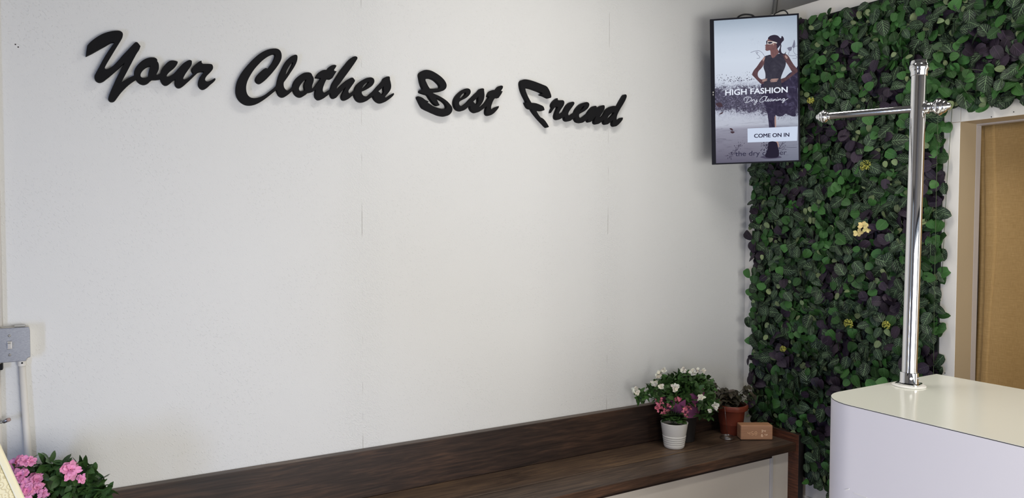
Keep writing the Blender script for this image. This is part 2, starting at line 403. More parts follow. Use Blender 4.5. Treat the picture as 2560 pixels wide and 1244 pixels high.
# ------------------------------------------------------------------ ceiling lamps (above the frame)
def ceiling_light(x, y, power, col, lab):
    t = thing('ceiling_light', lab, 'ceiling light', (x, y, ZC), 'ceiling lights')
    b = MB(); b.box((x-0.62, y-0.17, ZC-0.06), (x+0.62, y+0.17, ZC-0.001)); b.build('housing', M['trimw'], t)
    b = MB(); b.box((x-0.58, y-0.13, ZC-0.075), (x+0.58, y+0.13, ZC-0.0605)); b.build('diffuser', emit('lit_diffuser', (col[0], col[1], col[2], 1), 6), t)
    l = bpy.data.lights.new('lamp', 'AREA'); l.shape = 'RECTANGLE'; l.size = 1.16; l.size_y = 0.26; l.spread = R_(130); l.energy = power; l.color = col
    o = bpy.data.objects.new('lamp', l); COL.objects.link(o); o.parent = t; o.location = (0, 0, -0.08)
WARM = (1.0, 0.96, 0.90)
ceiling_light(-1.45, -1.0, 9, WARM, 'white ceiling light panel over the middle of the shop')
ceiling_light(-0.9, -2.3, 11, WARM, 'unseen ceiling light panel added to light the counter top')  # added overhead to brighten the counter top and front
ceiling_light(1.3, -2.6, 3, WARM, 'white ceiling light panel behind the partition')

# ------------------------------------------------------------------ script lettering
def catmull(pts, n=6):
    """closed smooth outline; a point ending in 1 is a corner"""
    P = [(p[0], p[1]) for p in pts]; K = [len(p) > 2 for p in pts]; N = len(P); out = []
    for i in range(N):
        p0, p1, p2, p3 = P[i-1], P[i], P[(i+1) % N], P[(i+2) % N]
        L = math.dist(p1, p2)
        def tan(a, c, bb, corner):
            if corner: return None
            d1, d2 = math.dist(a, c) or 1, math.dist(c, bb) or 1
            tx, ty = (bb[0]-a[0])/(d1+d2), (bb[1]-a[1])/(d1+d2)
            return (tx*L, ty*L)
        t1 = tan(p0, p1, p2, K[i]) or ((p2[0]-p1[0]), (p2[1]-p1[1]))
        t2 = tan(p1, p2, p3, K[(i+1) % N]) or ((p2[0]-p1[0]), (p2[1]-p1[1]))
        for k in range(n):
            t = k/n; h1 = 2*t**3-3*t*t+1; h2 = t**3-2*t*t+t; h3 = -2*t**3+3*t*t; h4 = t**3-t*t
            out.append((h1*p1[0]+h2*t1[0]+h3*p2[0]+h4*t2[0], h1*p1[1]+h2*t1[1]+h3*p2[1]+h4*t2[1]))
    return out
TL_ = 0.022
def lettering(name, label, loops, n=6):
    """loops: list of outlines in photo pixels, laid on the plane of the letters' front faces"""
    cu = bpy.data.curves.new(name, 'CURVE'); cu.dimensions = '2D'; cu.fill_mode = 'BOTH'; cu.extrude = TL_/2-0.001; cu.bevel_depth = 0.001; cu.bevel_resolution = 1
    for lp in loops:
        q = [at_Y(x, y, -TL_) for x, y in catmull(lp, n)]
        sp = cu.splines.new('POLY'); sp.points.add(len(q)-1); sp.use_cyclic_u = True
        for k, p in enumerate(q): sp.points[k].co = (p.x, p.z, 0, 1)
    tmp = bpy.data.objects.new('tmp', cu); COL.objects.link(tmp)
    dg = bpy.context.evaluated_depsgraph_get(); me = bpy.data.meshes.new_from_object(tmp.evaluated_get(dg))
    bpy.data.objects.remove(tmp); bpy.data.curves.remove(cu)
    me.transform(Matrix(((1, 0, 0, 0), (0, 0, -1, -TL_/2), (0, 1, 0, 0), (0, 0, 0, 1))))
    me.name = name; me.materials.clear(); me.materials.append(M['letter'])
    o = bpy.data.objects.new(name, me); COL.objects.link(o)
    return tag(o, label, 'sign lettering', 'black script lettering on the white wall')
def zz(ox, oy, sc):
    return lambda pts: [((p[0]/sc+ox, p[1]/sc+oy) + ((1,) if len(p) > 2 else ())) for p in pts]
z = zz(180, 50, 5.409)
lettering('script_lettering', 'black raised script word Your, leftmost piece of lettering on the white wall', [
 z([(192,478,1),(198,420),(212,345,1),(250,302),(340,232),(440,180),(540,153),(610,146),(655,152),(681,176),(682,212),(660,258),(600,355),(530,470),(470,570),(440,632),(443,657),(465,668),(500,660),(560,620),(620,560),(680,490),(760,405),(830,330),(862,300,1),(882,302,1),(903,326),(922,352,1),(910,385),(880,430),(840,500),(790,595),(740,690),(700,765),(668,825),(665,838,1),(680,838,1),(720,815),(780,780),(850,748,1),(846,700),(868,643),(920,580),(980,535),(1040,512),(1090,507),(1130,515),(1150,535,1),(1150,557,1),(1165,580),(1172,612),(1170,660),(1155,700),(1138,732),(1150,745),(1175,742),(1202,728,1),(1225,660),(1260,610),(1300,570),(1340,550),(1400,553),(1428,565,1),(1418,595),(1380,640),(1320,690),(1280,742),(1280,765),(1300,769),(1335,757),(1380,725),(1440,660),(1500,595),(1550,560),(1590,543),(1614,550),(1618,575),(1612,608),(1580,655),(1535,720),(1505,775),(1502,795),(1515,806),(1545,803),(1580,785),(1650,718,1),(1632,700),(1623,672),(1638,638),(1680,595),(1720,565),(1748,553,1),(1752,575),(1768,593),(1800,596),(1860,596),(1892,603),(1904,630),(1900,662),(1870,700),(1830,740),(1800,785),(1798,810),(1815,830),(1845,832),(1890,813),(1934,787,1),(1938,802,1),(1925,822),(1880,860),(1830,905),(1790,928),(1758,928),(1730,905),(1715,870),(1717,835),(1735,775),(1765,730),(1792,697,1),(1770,690),(1735,692),(1702,703,1),(1660,742),(1610,790),(1550,845),(1490,895),(1452,910),(1420,900),(1400,870),(1398,838),(1404,798,1),(1380,805),(1330,845),(1290,872),(1258,874),(1230,855),(1210,825),(1200,790,1),(1160,797),(1120,800),(1082,800,1),(1060,815),(1020,850),(975,865),(930,855),(895,830),(868,795,1),(800,840),(740,890),(690,940),(650,985),(610,1040),(575,1085),(550,1098),(520,1095),(500,1076),(497,1050),(520,980),(560,890),(600,800),(650,700),(700,610),(717,566,1),(690,590),(620,655),(540,725),(460,790),(410,825),(370,835),(330,817),(312,785),(310,757),(330,712),(380,620),(440,510),(500,415),(560,330),(578,303),(560,292),(520,300),(450,340),(350,395),(270,440)]),
 z([(1068,612,1),(1030,620),(985,645),(945,685),(925,730),(925,760),(945,781),(970,787),(1000,785),(1033,772,1),(1040,750),(1040,720),(1048,680)])])
A = zz(580, 110, 7.773); B = zz(760, 130, 8.8875)
lettering('script_lettering', 'black raised script word Clothes, second word along the white wall', [
 A([(872,880,1),(800,937),(700,1017),(600,1090),(500,1145),(420,1172),(340,1180),(260,1165),(180,1115),(120,1040),(92,960),(88,880),(100,780),(130,690),(180,590),(240,500),(330,390),(430,285),(530,200),(630,140),(720,105),(800,92),(870,93),(920,115),(950,160),(962,220),(955,285),(925,355),(870,440),(800,530),(720,620),(640,700),(580,745),(543,760),(505,750),(475,720),(466,690),(475,650),(505,600),(560,540),(620,490),(668,467,1),(680,485,1),(702,482,1),(740,430),(790,360),(830,280),(846,222),(840,194),(815,183),(770,195),(700,230),(600,305),(500,405),(420,500),(350,610),(300,710),(275,800),(272,880),(285,950),(315,1005),(360,1040),(420,1055),(490,1050),(570,1025),(650,985),(750,910),(830,850),(877,805,1),(885,765),(900,690),(930,590),(970,500),(1020,400),(1080,310),(1150,245),(1210,217),(1245,210),(1265,225),(1270,260),(1262,320),(1235,390),(1190,470),(1130,560),(1070,650),(1015,725),(1003,745,1),(1000,790),(1010,840),(1040,885),(1075,905),(1110,895),(1150,865),(1190,822,1),(1205,755),(1240,690),(1290,635),(1350,590),(1410,562),(1480,553),(1530,565),(1555,595,1),(1560,615,1),(1580,645),(1587,690),(1578,740),(1560,790)])
 + B([(175,797),(182,808),(205,802),(240,775),(290,715),(340,650),(370,605),(384,575,1),(360,570),(320,568),(275,562,1),(300,510),(340,455),(390,420),(450,400),(530,400,1),(550,355),(590,315),(640,292),(690,288),(718,303,1),(700,340),(668,388),(668,408),(690,425),(720,428,1),(690,475),(650,540),(622,578),(590,592),(560,590),(512,583,1),(490,620),(460,680),(430,760),(415,820),(418,870),(435,898),(465,900),(510,878),(560,848),(603,820,1),(640,700),(700,600),(770,490),(850,370),(930,270),(1000,185),(1060,130),(1110,103),(1150,98),(1180,113),(1185,137),(1160,185),(1110,260),(1040,360),(960,470),(880,580),(800,690),(740,760),(727,790),(730,815),(747,818),(790,780),(870,700),(960,625),(1020,588),(1060,572),(1090,575),(1115,605),(1130,632),(1120,660),(1080,720),(1030,790),(990,850),(987,888),(1002,914),(1032,918),(1080,890),(1135,850,1),(1145,805),(1170,750),(1220,690),(1290,635),(1370,590),(1440,570),(1500,567),(1545,590),(1562,640),(1550,690),(1510,745),(1440,795),(1360,840),(1292,868),(1280,885),(1285,920),(1305,955),(1340,983),(1385,988),(1430,970),(1500,910),(1550,868),(1640,765),(1720,680),(1762,628),(1778,588),(1812,560),(1860,545),(1897,548),(1907,572),(1908,605),(1920,660),(1935,740),(1930,800),(1905,860),(1850,930),(1805,980),(1800,1003),(1820,1012),(1860,1000),(1920,960),(1995,915,1),(2000,937,1),(1970,975),(1900,1035),(1820,1090),(1750,1120),(1690,1123),(1630,1095),(1580,1045),(1552,995),(1545,965,1),(1500,1000),(1440,1045),(1380,1085),(1310,1105),(1250,1102),(1190,1070),(1150,1015),(1130,965),(1125,930,1),(1080,960),(1020,1010),(960,1050),(910,1063),(870,1050),(845,1010),(845,975),(870,910),(910,830),(938,770,1),(915,780),(880,820),(820,885),(760,955),(710,1010),(670,1022),(635,1010),(605,960),(595,905,1),(560,930),(500,975),(430,1025),(370,1050),(320,1050),(275,1010),(257,960),(258,900),(275,820,1),(250,840),(200,870),(130,890),(85,895,1),(40,940)])
 + A([(1399,1000),(1370,1018),(1330,1025),(1280,1010),(1230,965),(1205,915),(1195,885,1),(1150,925),(1080,985),(1020,1020),(970,1022),(925,995),(895,945),(880,905)]),
 A([(1190,352),(1160,360),(1120,410),(1080,475),(1050,545),(1043,600),(1055,605),(1090,565),(1140,480),(1180,400)]),
 A([(1455,685,1),(1425,690),(1380,725),(1330,790),(1303,840),(1300,880),(1320,915),(1360,925),(1400,915),(1425,890),(1418,850),(1412,810),(1420,760),(1440,720)]),
 B([(1455,655),(1420,660),(1370,690),(1320,740),(1292,785),(1295,808),(1320,806),(1370,770),(1420,710)]),
 B([(1785,740,1),(1740,790),(1690,835),(1648,870,1),(1690,905),(1730,965,1),(1760,930),(1785,880),(1778,820),(1780,775)])])
z = zz(1030, 160, 8.884)
lettering('script_lettering', 'black raised capital B beginning the third word on the white wall', [
 z([(340,133),(420,148),(510,190),(610,255),(690,325),(745,400),(768,470),(755,530),(710,575),(640,600),(560,612),(480,618),(440,630,1),(500,665),(590,705),(690,760),(780,825),(850,900),(890,960),(895,1020),(870,1080),(820,1125),(760,1147),(700,1150),(600,1130),(500,1090),(400,1045),(310,1003),(250,970,1),(215,920),(180,855),(150,790),(128,735),(135,720),(180,728),(240,755),(300,800),(365,830,1),(345,855,1),(400,890),(480,940),(560,970),(650,995),(730,1000),(765,985),(775,950),(755,890),(700,830),(630,785),(575,758),(522,740,1),(550,790),(580,850),(612,910,1),(580,916),(540,908),(500,880),(450,825),(400,755),(362,695),(340,676),(300,665),(240,645),(195,628),(180,605),(192,580),(240,560,1),(248,535),(228,490),(200,400),(183,310),(172,240),(180,200),(220,160),(280,138)]),
 z([(365,306),(430,313),(500,345),(560,395),(610,450),(630,500),(612,538),(560,547),(480,549),(400,550,1),(360,490),(320,410),(298,355),(312,318)])])
lettering('script_lettering', 'black raised letters est finishing the third word beside the capital B', [
 z([(1245,545),(1282,560),(1302,602),(1295,650),(1255,705),(1190,755),(1110,795),(1057,828),(1045,860),(1050,900),(1075,930),(1110,936),(1160,910),(1230,855),(1290,790),(1360,720),(1430,650),(1478,607),(1505,570),(1535,548),(1572,543),(1597,552),(1601,590),(1608,650),(1610,700),(1600,770),(1570,840),(1530,900),(1490,950),(1492,968),(1520,960),(1570,925),(1620,880),(1680,800),(1715,750),(1730,722,1),(1695,710,1),(1702,680),(1722,632),(1750,600),(1790,582),(1880,572,1),(1905,532),(1932,502),(1962,485),(2000,482),(2022,500,1),(2010,540),(1985,578),(1980,600),(2010,605,1),(1990,650),(1950,710),(1925,745,1),(1880,742),(1848,747,1),(1810,800),(1775,880),(1757,950),(1760,1000),(1777,1012),(1810,995),(1860,960),(1928,935,1),(1925,965,1),(1880,1025),(1820,1085),(1760,1125),(1715,1136),(1675,1125),(1652,1085),(1652,1030),(1665,965),(1672,928,1),(1620,965),(1560,1010),(1490,1055),(1430,1073),(1385,1066),(1335,1030),(1305,975),(1297,925,1),(1255,945),(1190,1000),(1130,1030),(1075,1034),(1015,1012),(970,960),(947,890),(947,810),(972,740),(1022,670),(1092,605),(1160,560),(1205,546)]),
 z([(1202,628),(1150,640),(1095,690),(1062,742),(1070,764),(1120,750),(1175,705),(1208,652)]),
 z([(1490,702,1),(1450,745),(1360,830,1),(1400,880),(1425,920,1),(1455,890),(1480,830),(1478,770)])])
z = zz(1280, 185, 8.293)
lettering('script_lettering', 'black raised capital F beginning the last word on the white wall', [
 z([(192,150),(215,125),(265,113),(340,120),(450,150),(560,190),(660,230),(712,253),(745,287),(785,362),(814,450),(808,484),(770,493),(740,483),(680,453),(602,425,1),(622,412),(655,400,1),(600,370),(500,330),(380,290),(275,270,1),(280,330),(320,440),(370,540),(405,597,1),(440,600),(500,608),(570,632),(640,665),(660,690),(675,740,1),(640,755),(580,752),(500,742,1),(520,790),(560,855),(600,905,1),(630,915),(680,960),(730,1030),(764,1090,1),(740,1102),(712,1085),(660,1030),(590,955),(520,875),(450,785),(412,722,1),(370,713),(335,692,1),(305,640),(284,592,1),(325,592,1),(288,510),(245,425),(208,330),(190,250),(184,190)])])
lettering('script_lettering', 'black raised letters riend finishing the last word beside the capital F', [
 z([(905,532),(945,502,1),(950,528),(962,545),(1000,546),(1050,545),(1078,560),(1085,600),(1070,650),(1030,710),(990,770),(975,808),(985,830),(1015,825),(1085,780,1),(1112,720),(1150,650),(1200,600),(1250,577),(1285,582),(1293,610),(1265,660),(1220,720),(1180,780),(1165,830),(1180,863),(1210,862),(1260,830),(1312,795,1),(1340,730),(1385,670),(1440,620),(1510,590),(1565,585),(1598,610),(1600,655),(1570,710),(1510,760),(1440,800),(1396,828),(1390,870),(1405,908),(1440,915),(1490,890),(1580,818,1),(1605,775),(1645,720),(1690,675),(1730,660),(1754,672),(1752,702),(1738,742),(1780,705),(1840,665),(1890,648),(1917,655),(1922,700),(1900,760),(1850,840),(1820,890),(1817,913),(1842,910),(1895,872,1),(1925,828),(1975,735),(2030,690),(2090,665),(2150,663),(2198,672,1),(2230,610),(2280,520),(2320,455),(2345,425),(2370,430),(2378,465),(2350,540),(2300,630),(2240,730),(2190,830),(2170,910),(2178,962),(2200,968),(2240,930),(2275,905),(2300,905,1),(2295,940,1),(2250,1000),(2200,1050),(2150,1080),(2115,1072),(2098,1040),(2098,985),(2108,938,1),(2060,975),(2010,1020),(1968,1040),(1933,1028),(1917,990),(1917,938,1),(1860,985),(1800,1025),(1755,1033),(1725,1013),(1718,970),(1738,905),(1762,850,1),(1720,890),(1680,945),(1640,983),(1612,992),(1588,978),(1580,928,1),(1530,960),(1470,1000),(1412,1003),(1355,983),(1325,940),(1312,898,1),(1260,930),(1200,968),(1142,970),(1108,940),(1096,878,1),(1040,905),(980,938),(938,937),(908,910),(902,860),(922,790),(950,722),(962,680,1),(920,670),(880,700),(840,755),(817,788,1),(822,755),(843,712),(852,688,1),(838,660),(840,620),(865,575)]),
 z([(1503,652),(1450,690),(1415,740),(1420,760),(1460,740),(1500,690)]),
 z([(2130,790),(2080,800),(2010,860),(1980,912),(1985,935),(2020,925),(2080,870),(2125,812)])])
#PART2
# ------------------------------------------------------------------ bench
XE = -0.08                                   # inner face of the end board
SZ = 0.447
t = thing('bench', 'long dark-stained plank bench with a white front panel along the lettered wall', 'bench', (-2.0, -0.2, 0))
XL = -4.2
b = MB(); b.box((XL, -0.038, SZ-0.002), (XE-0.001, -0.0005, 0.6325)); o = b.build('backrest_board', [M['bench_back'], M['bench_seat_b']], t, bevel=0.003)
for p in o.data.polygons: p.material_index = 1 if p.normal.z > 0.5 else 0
b = MB(); b.box((XL, -0.2395, SZ-0.038), (XE-0.001, -0.0385, SZ)); b.build('seat_plank', M['bench_seat_a'], t, bevel=0.003)
b = MB(); b.box((XL, -0.4055, SZ-0.038), (XE-0.001, -0.2430, SZ-0.0015)); b.build('seat_plank', M['bench_seat_b'], t, bevel=0.003)
b = MB(); b.box((XL, -0.411, SZ-0.042), (XE-0.001, -0.4058, SZ-0.001)); b.build('front_edge_board', M['bench_front'], t, bevel=0.0015)
b = MB(); b.box((XL, -0.386, SZ-0.062), (-0.225, -0.372, SZ-0.0385)); b.build('cleat_strip', M['bench_strip'], t)
b = MB(); b.box((XL, -0.372, 0), (-0.225, -0.36, SZ-0.0385)); b.build('front_panel', M['panelw'], t)
b = MB(); b.box((-0.224, -0.378, 0), (-0.204, -0.358, SZ-0.0385)); o = b.build('corner_trim', M['trimw'], t, bevel=0.002)
b = MB(); b.box((-0.2035, -0.366, 0), (XE-0.001, -0.354, SZ-0.0385)); b.build('return_panel', M['panelw'], t)
b = MB(); b.box((XE, -0.427, 0), (-0.042, -0.14, 0.487)); e = b.build('end_board', [M['saw'], M['bench_back'], M['dark_edge']], t, bevel=0.002)
for p in e.data.polygons:
    p.material_index = 2 if p.normal.y < -0.5 else (1 if p.normal.z > 0.5 else 0)  # front edge is near black

# ------------------------------------------------------------------ counter
HC = 1.06; CX0, CX1, CY0, CY1, CR = -1.400, -0.80, -1.49, -3.5, 0.115
def counter_outline(inset=0.0, n=14):
    x0, x1, y0, y1 = CX0+inset, CX1-inset, CY0-inset, CY1+inset; r = CR-inset; q = [(x1, y1), (x1, y0)]
    for k in range(n+1):
        a = R_(90+90*k/n); q.append((x0+r+r*math.cos(a), y0-r+r*math.sin(a)))
    q.append((x0, y1)); return q
def prism(q, z0, z1):
    b = MB(); lo = [b.vert((x, y, z0)) for x, y in q]; hi = [b.vert((x, y, z1)) for x, y in q]; n = len(q)
    for k in range(n): b.face((lo[(k+1) % n], lo[k], hi[k], hi[(k+1) % n]))
    b.face(lo); b.face(hi[::-1]); return b
t = thing('service_counter', 'white laminate service counter with a rounded corner and cream glossy top', 'counter', ((CX0+CX1)/2, -2.5, 0))
prism(counter_outline(0.0), 0.0, HC-0.0026).build('side_panel', M['lam_front'], t, smooth=True, split=25)
prism(counter_outline(0.0003), HC-0.0026, HC-0.0010).build('edge_strip', M['edge'], t, smooth=True, split=25)
prism(counter_outline(0.0006), HC-0.0010, HC).build('countertop', M['lam_top'], t, smooth=True, split=25)
b = MB()
for (xa, ya), (xb, yb) in (((2094.5, 1211.5), (2114, 1223.5)), ((2134, 1231.5), (2166, 1243.5))):
    pa, pb = at_X(xa, ya, CX0-0.0008), at_X(xb, yb, CX0-0.0008)
    if pa.y > CY0-CR: pa = Vector((CX0-0.0008, CY0-CR, pa.z))
    b.tube([pa, (pa+pb)/2, pb], 0.0009, 6)
o = b.build('pale_line', M['gasket'], t); o['label'] = 'thin pale lines low on the counter side'  # two thin pale lines on the counter side

# ------------------------------------------------------------------ chrome garment rail on the counter
PB = at_Z(2272, 964, HC); PB.z = HC
dpt = (PB-CAM).dot(FWD)
PTOP = at_D(2298, 176, dpt)
PTOP = PB + (PTOP-PB)
axis = (PTOP-PB).normalized(); HL = (PTOP-PB).length
t = thing('garment_rail', 'polished chrome garment post with a cross bar standing on the white counter', 'garment rail', PB)
b = MB(); b.lathe(PB+Vector((0, 0, 0.0005)), (0, 0, 1), [(0.0445, 0), (0.0450, 0.001), (0.0445, 0.003), (0.042, 0.0042)], 48); b.build('gasket_pad', M['gasket'], t, smooth=True, split=40)
# four-lobed flange plate
b = MB(); n = 64; lo = []; hi = []
for j in range(n):
    a = 2*math.pi*j/n; ca, sa = math.cos(a-R_(15)), math.sin(a-R_(15)); r = 0.0315*(abs(ca)**5+abs(sa)**5)**(-0.2)
    lo.append(b.vert(PB+Vector((r*math.cos(a), r*math.sin(a), 0.005)))); hi.append(b.vert(PB+Vector((r*math.cos(a), r*math.sin(a), 0.009))))
for j in range(n): b.face((lo[j], lo[(j+1) % n], hi[(j+1) % n], hi[j]))
b.face(lo[::-1]); b.face(hi); fl = b.build('flange', M['chrome'], t, smooth=True, split=40)
for k in range(4):
    a = R_(15+45+90*k); c = PB+Vector((0.0305*math.cos(a), 0.0305*math.sin(a), 0.0088)); b = MB(); b.lathe(c, (0, 0, 1), [(0.0034, 0), (0.0034, 0.0006), (0.002, 0.0010)], 14); b.build('flange_screw', M['steel'], fl, smooth=True, split=40)
b = MB(); b.lathe(PB+axis*0.0092, axis, [(0.026, 0), (0.0245, 0.003), (0.0245, 0.029), (0.0238, 0.031), (0.021, 0.031)], 40); sock = b.build('socket_collar', M['chrome'], t, smooth=True, split=40)
for (dx, dy) in ((-0.72, -0.70), (0.35, -0.94)):
    d = Vector((dx, dy, 0)).normalized(); b = MB(); b.lathe(PB+Vector((0, 0, 0.026))+d*0.0235, d, [(0.0042, 0), (0.0042, 0.0022), (0.0022, 0.0022), (0.0018, 0.0008)], 12); b.build('set_screw', M['steel'], sock, smooth=True, split=40)
b = MB(); b.lathe(PB+axis*0.0405, axis, [(0.0203, 0), (0.0203, HL-0.0405)], 48, cap1=False); b.build('post', M['chrome'], t, smooth=True, split=40)
capz = HL-0.004
b = MB(); b.lathe(PB+axis*capz, axis, [(0.0212, -0.013), (0.0222, -0.012), (0.0222, 0.0), (0.0228, 0.001), (0.0262, 0.009), (0.0266, 0.0135), (0.0255, 0.019), (0.0232, 0.0225), (0.0236, 0.0245), (0.0225, 0.029), (0.0222, 0.0315), (0.0190, 0.0325)], 48); b.build('post_cap', M['chrome'], t, smooth=True, split=50)
sc_ = at_D(2325, 247, dpt); b = MB()
# cross bar
BD = Vector((-0.362, 0.932, 0)).normalized()
zb = at_D(2290, 271, dpt).z
PX = PB+axis*((zb-HC)/axis.z)
b = MB(); b.lathe(PX-BD*0.035, BD, [(0.0112, 0), (0.0112, 0.282)], 32); b.build('cross_bar', M['chrome'], t, smooth=True, split=40)
def finial(o, d, s, name='finial'):
    b = MB(); b.lathe(o, d, [(0.0128*s, -0.004*s), (0.0150*s, -0.002*s), (0.0150*s, 0.004*s), (0.0178*s, 0.006*s), (0.0235*s, 0.012*s), (0.0245*s, 0.017*s), (0.0228*s, 0.022*s), (0.0188*s, 0.026*s), (0.0190*s, 0.028*s), (0.0165*s, 0.033*s), (0.0105*s, 0.037*s), (0.0100*s, 0.039*s), (0.0085*s, 0.043*s), (0.004*s, 0.046*s)], 40)
    return b.build(name, M['chrome'], t, smooth=True, split=50)
finial(PX+BD*0.246, BD, 0.86)
finial(PX-BD*0.036, -BD, 1.05)
b = MB(); b.lathe(PX+BD*0.0, -BD, [(0.0165, 0.012), (0.0172, 0.018), (0.0172, 0.027), (0.0152, 0.030), (0.0162, 0.033), (0.0150, 0.037)], 32); b.build('cross_joint', M['chrome'], t, smooth=True, split=45)
b = MB(); b.lathe(PX-BD*0.021+Vector((0, 0, 0.0160)), (0, 0, 1), [(0.003, 0), (0.003, 0.004), (0.0018, 0.005)], 10); b.build('set_screw', M['steel'], t, smooth=True, split=40)

# ------------------------------------------------------------------ burlap curtain in the opening
t = thing('burlap_curtain', 'tan burlap curtain hanging in the white opening behind the counter', 'curtain', (0.2, -1.6, 0))
def curtain_x(y, z):
    s = (YO-y)
    drop = (ZO-z)
    return 0.196 + 0.010*math.sin(s*17+0.5) + 0.016*math.sin(s*6.3+drop*0.5)*min(1, drop/0.5+0.2) + 0.008*math.sin(drop*3.2+s*4)*min(1, drop)
b = MB(); NY, NZ = 90, 60; g = []
for i in range(NY+1):
    s = i/NY; col = []
    for k in range(NZ+1):
        zq = 0.02 + (ZO+0.004-0.02)*(1-k/NZ); drop = ZO-zq
        y0 = YO+0.028-0.006*math.sin(drop*3.0)-0.006*drop
        y = y0-1.25*s
        col.append(b.vert((curtain_x(y, zq), y, zq)))
    g.append(col)
for i in range(NY):
    for k in range(NZ): b.face((g[i][k], g[i+1][k], g[i+1][k+1], g[i][k+1]))
o = b.build('cloth', M['burlap'], t, smooth=True); md = o.modifiers.new('thickness', 'SOLIDIFY'); md.thickness = 0.0015
b = MB(); g = []
for i in range(6):
    s = i/5; col = []
    for k in range(NZ+1):
        zq = 0.022 + (ZO-0.002-0.022)*(1-k/NZ); drop = ZO-zq
        y0 = YO+0.026-0.006*math.sin(drop*3.0)-0.006*drop
        wdt = 0.058 + 0.012*math.sin(drop*4.2+0.6)*min(1, drop/0.6)
        y = y0-wdt*s
        col.append(b.vert((curtain_x(y, zq)-0.0026-0.0008*math.sin(math.pi*s), y, zq)))
    g.append(col)
for i in range(5):
    for k in range(NZ): b.face((g[i][k], g[i+1][k], g[i+1][k+1], g[i][k+1]))
o = b.build('side_hem', M['burlap'], t, smooth=True); md = o.modifiers.new('thickness', 'SOLIDIFY'); md.thickness = 0.0015; md.offset = 1
b = MB(); pts = []
for k in range(NZ+1):
    zq = 0.03 + (ZO-0.006-0.03)*(1-k/NZ); drop = ZO-zq; y = YO+0.008-0.006*math.sin(drop*3.0)-0.006*drop-0.008
    pts.append((curtain_x(y, zq)-0.0085, y+0.0012*math.sin(k*2.1), zq))
b.tube(pts, 0.0011, 5); b.build('hem_stitching', M['hem'], t, smooth=True)
b = MB(); b.tube([(0.196, -1.05, ZO+0.02), (0.196, -2.3, ZO+0.02)], 0.009, 12); b.build('curtain_rod', M['galv'], t, smooth=True)

# ------------------------------------------------------------------ television
PL = at_D(1777.4, 230, 3.59); PR = at_D(1999, 218, 3.52)
TU = Vector((PR.x-PL.x, PR.y-PL.y, 0)).normalized(); TN = Vector((TU.y, -TU.x, 0))
if TN.dot(CAM-PL) < 0: TN = -TN
def at_T(x, y, off=0.0): d = ray(x, y); o = PL+TN*off; return CAM + d*((o-CAM).dot(TN)/d.dot(TN))
c4 = [at_T(*q) for q in ((1777.6, 49.5), (2000.8, 32), (1997.2, 404.5), (1777, 410.5))]
TC = sum(c4, Vector())/4
U = ((c4[1]-c4[0])+(c4[2]-c4[3])).normalized(); V = (TN.cross(U)).normalized()
if V.z < 0: V = -V
TW = ((c4[1]-c4[0]).length+(c4[2]-c4[3]).length)/2; TH = ((c4[0]-c4[3]).length+(c4[1]-c4[2]).length)/2
tv = thing('television', 'portrait television showing a fashion advert, hung across the corner above the bench', 'television', TC-V*TH/2-TN*0.03)
b = MB(); b.obox(TC-TN*0.0072, U, V, TN, TW/2-0.0005, TH/2-0.0005, 0.0062); b.build('housing', M['black'], tv, bevel=0.002)
b = MB(); b.obox(TC-TN*0.040, U, V, TN, TW*0.38, TH*0.36, 0.026); b.build('back_cover', M['black'], tv, bevel=0.004)
sq = [at_T(*q) for q in ((1787.2, 53.2), (1996.2, 36.4), (1992.7, 401.6), (1787.4, 406.6))]
def uvof(p): d = p-TC; return d.dot(U), d.dot(V)
su0 = (uvof(sq[0])[0]+uvof(sq[3])[0])/2; su1 = (uvof(sq[1])[0]+uvof(sq[2])[0])/2
sv1 = (uvof(sq[0])[1]+uvof(sq[1])[1])/2; sv0 = (uvof(sq[2])[1]+uvof(sq[3])[1])/2
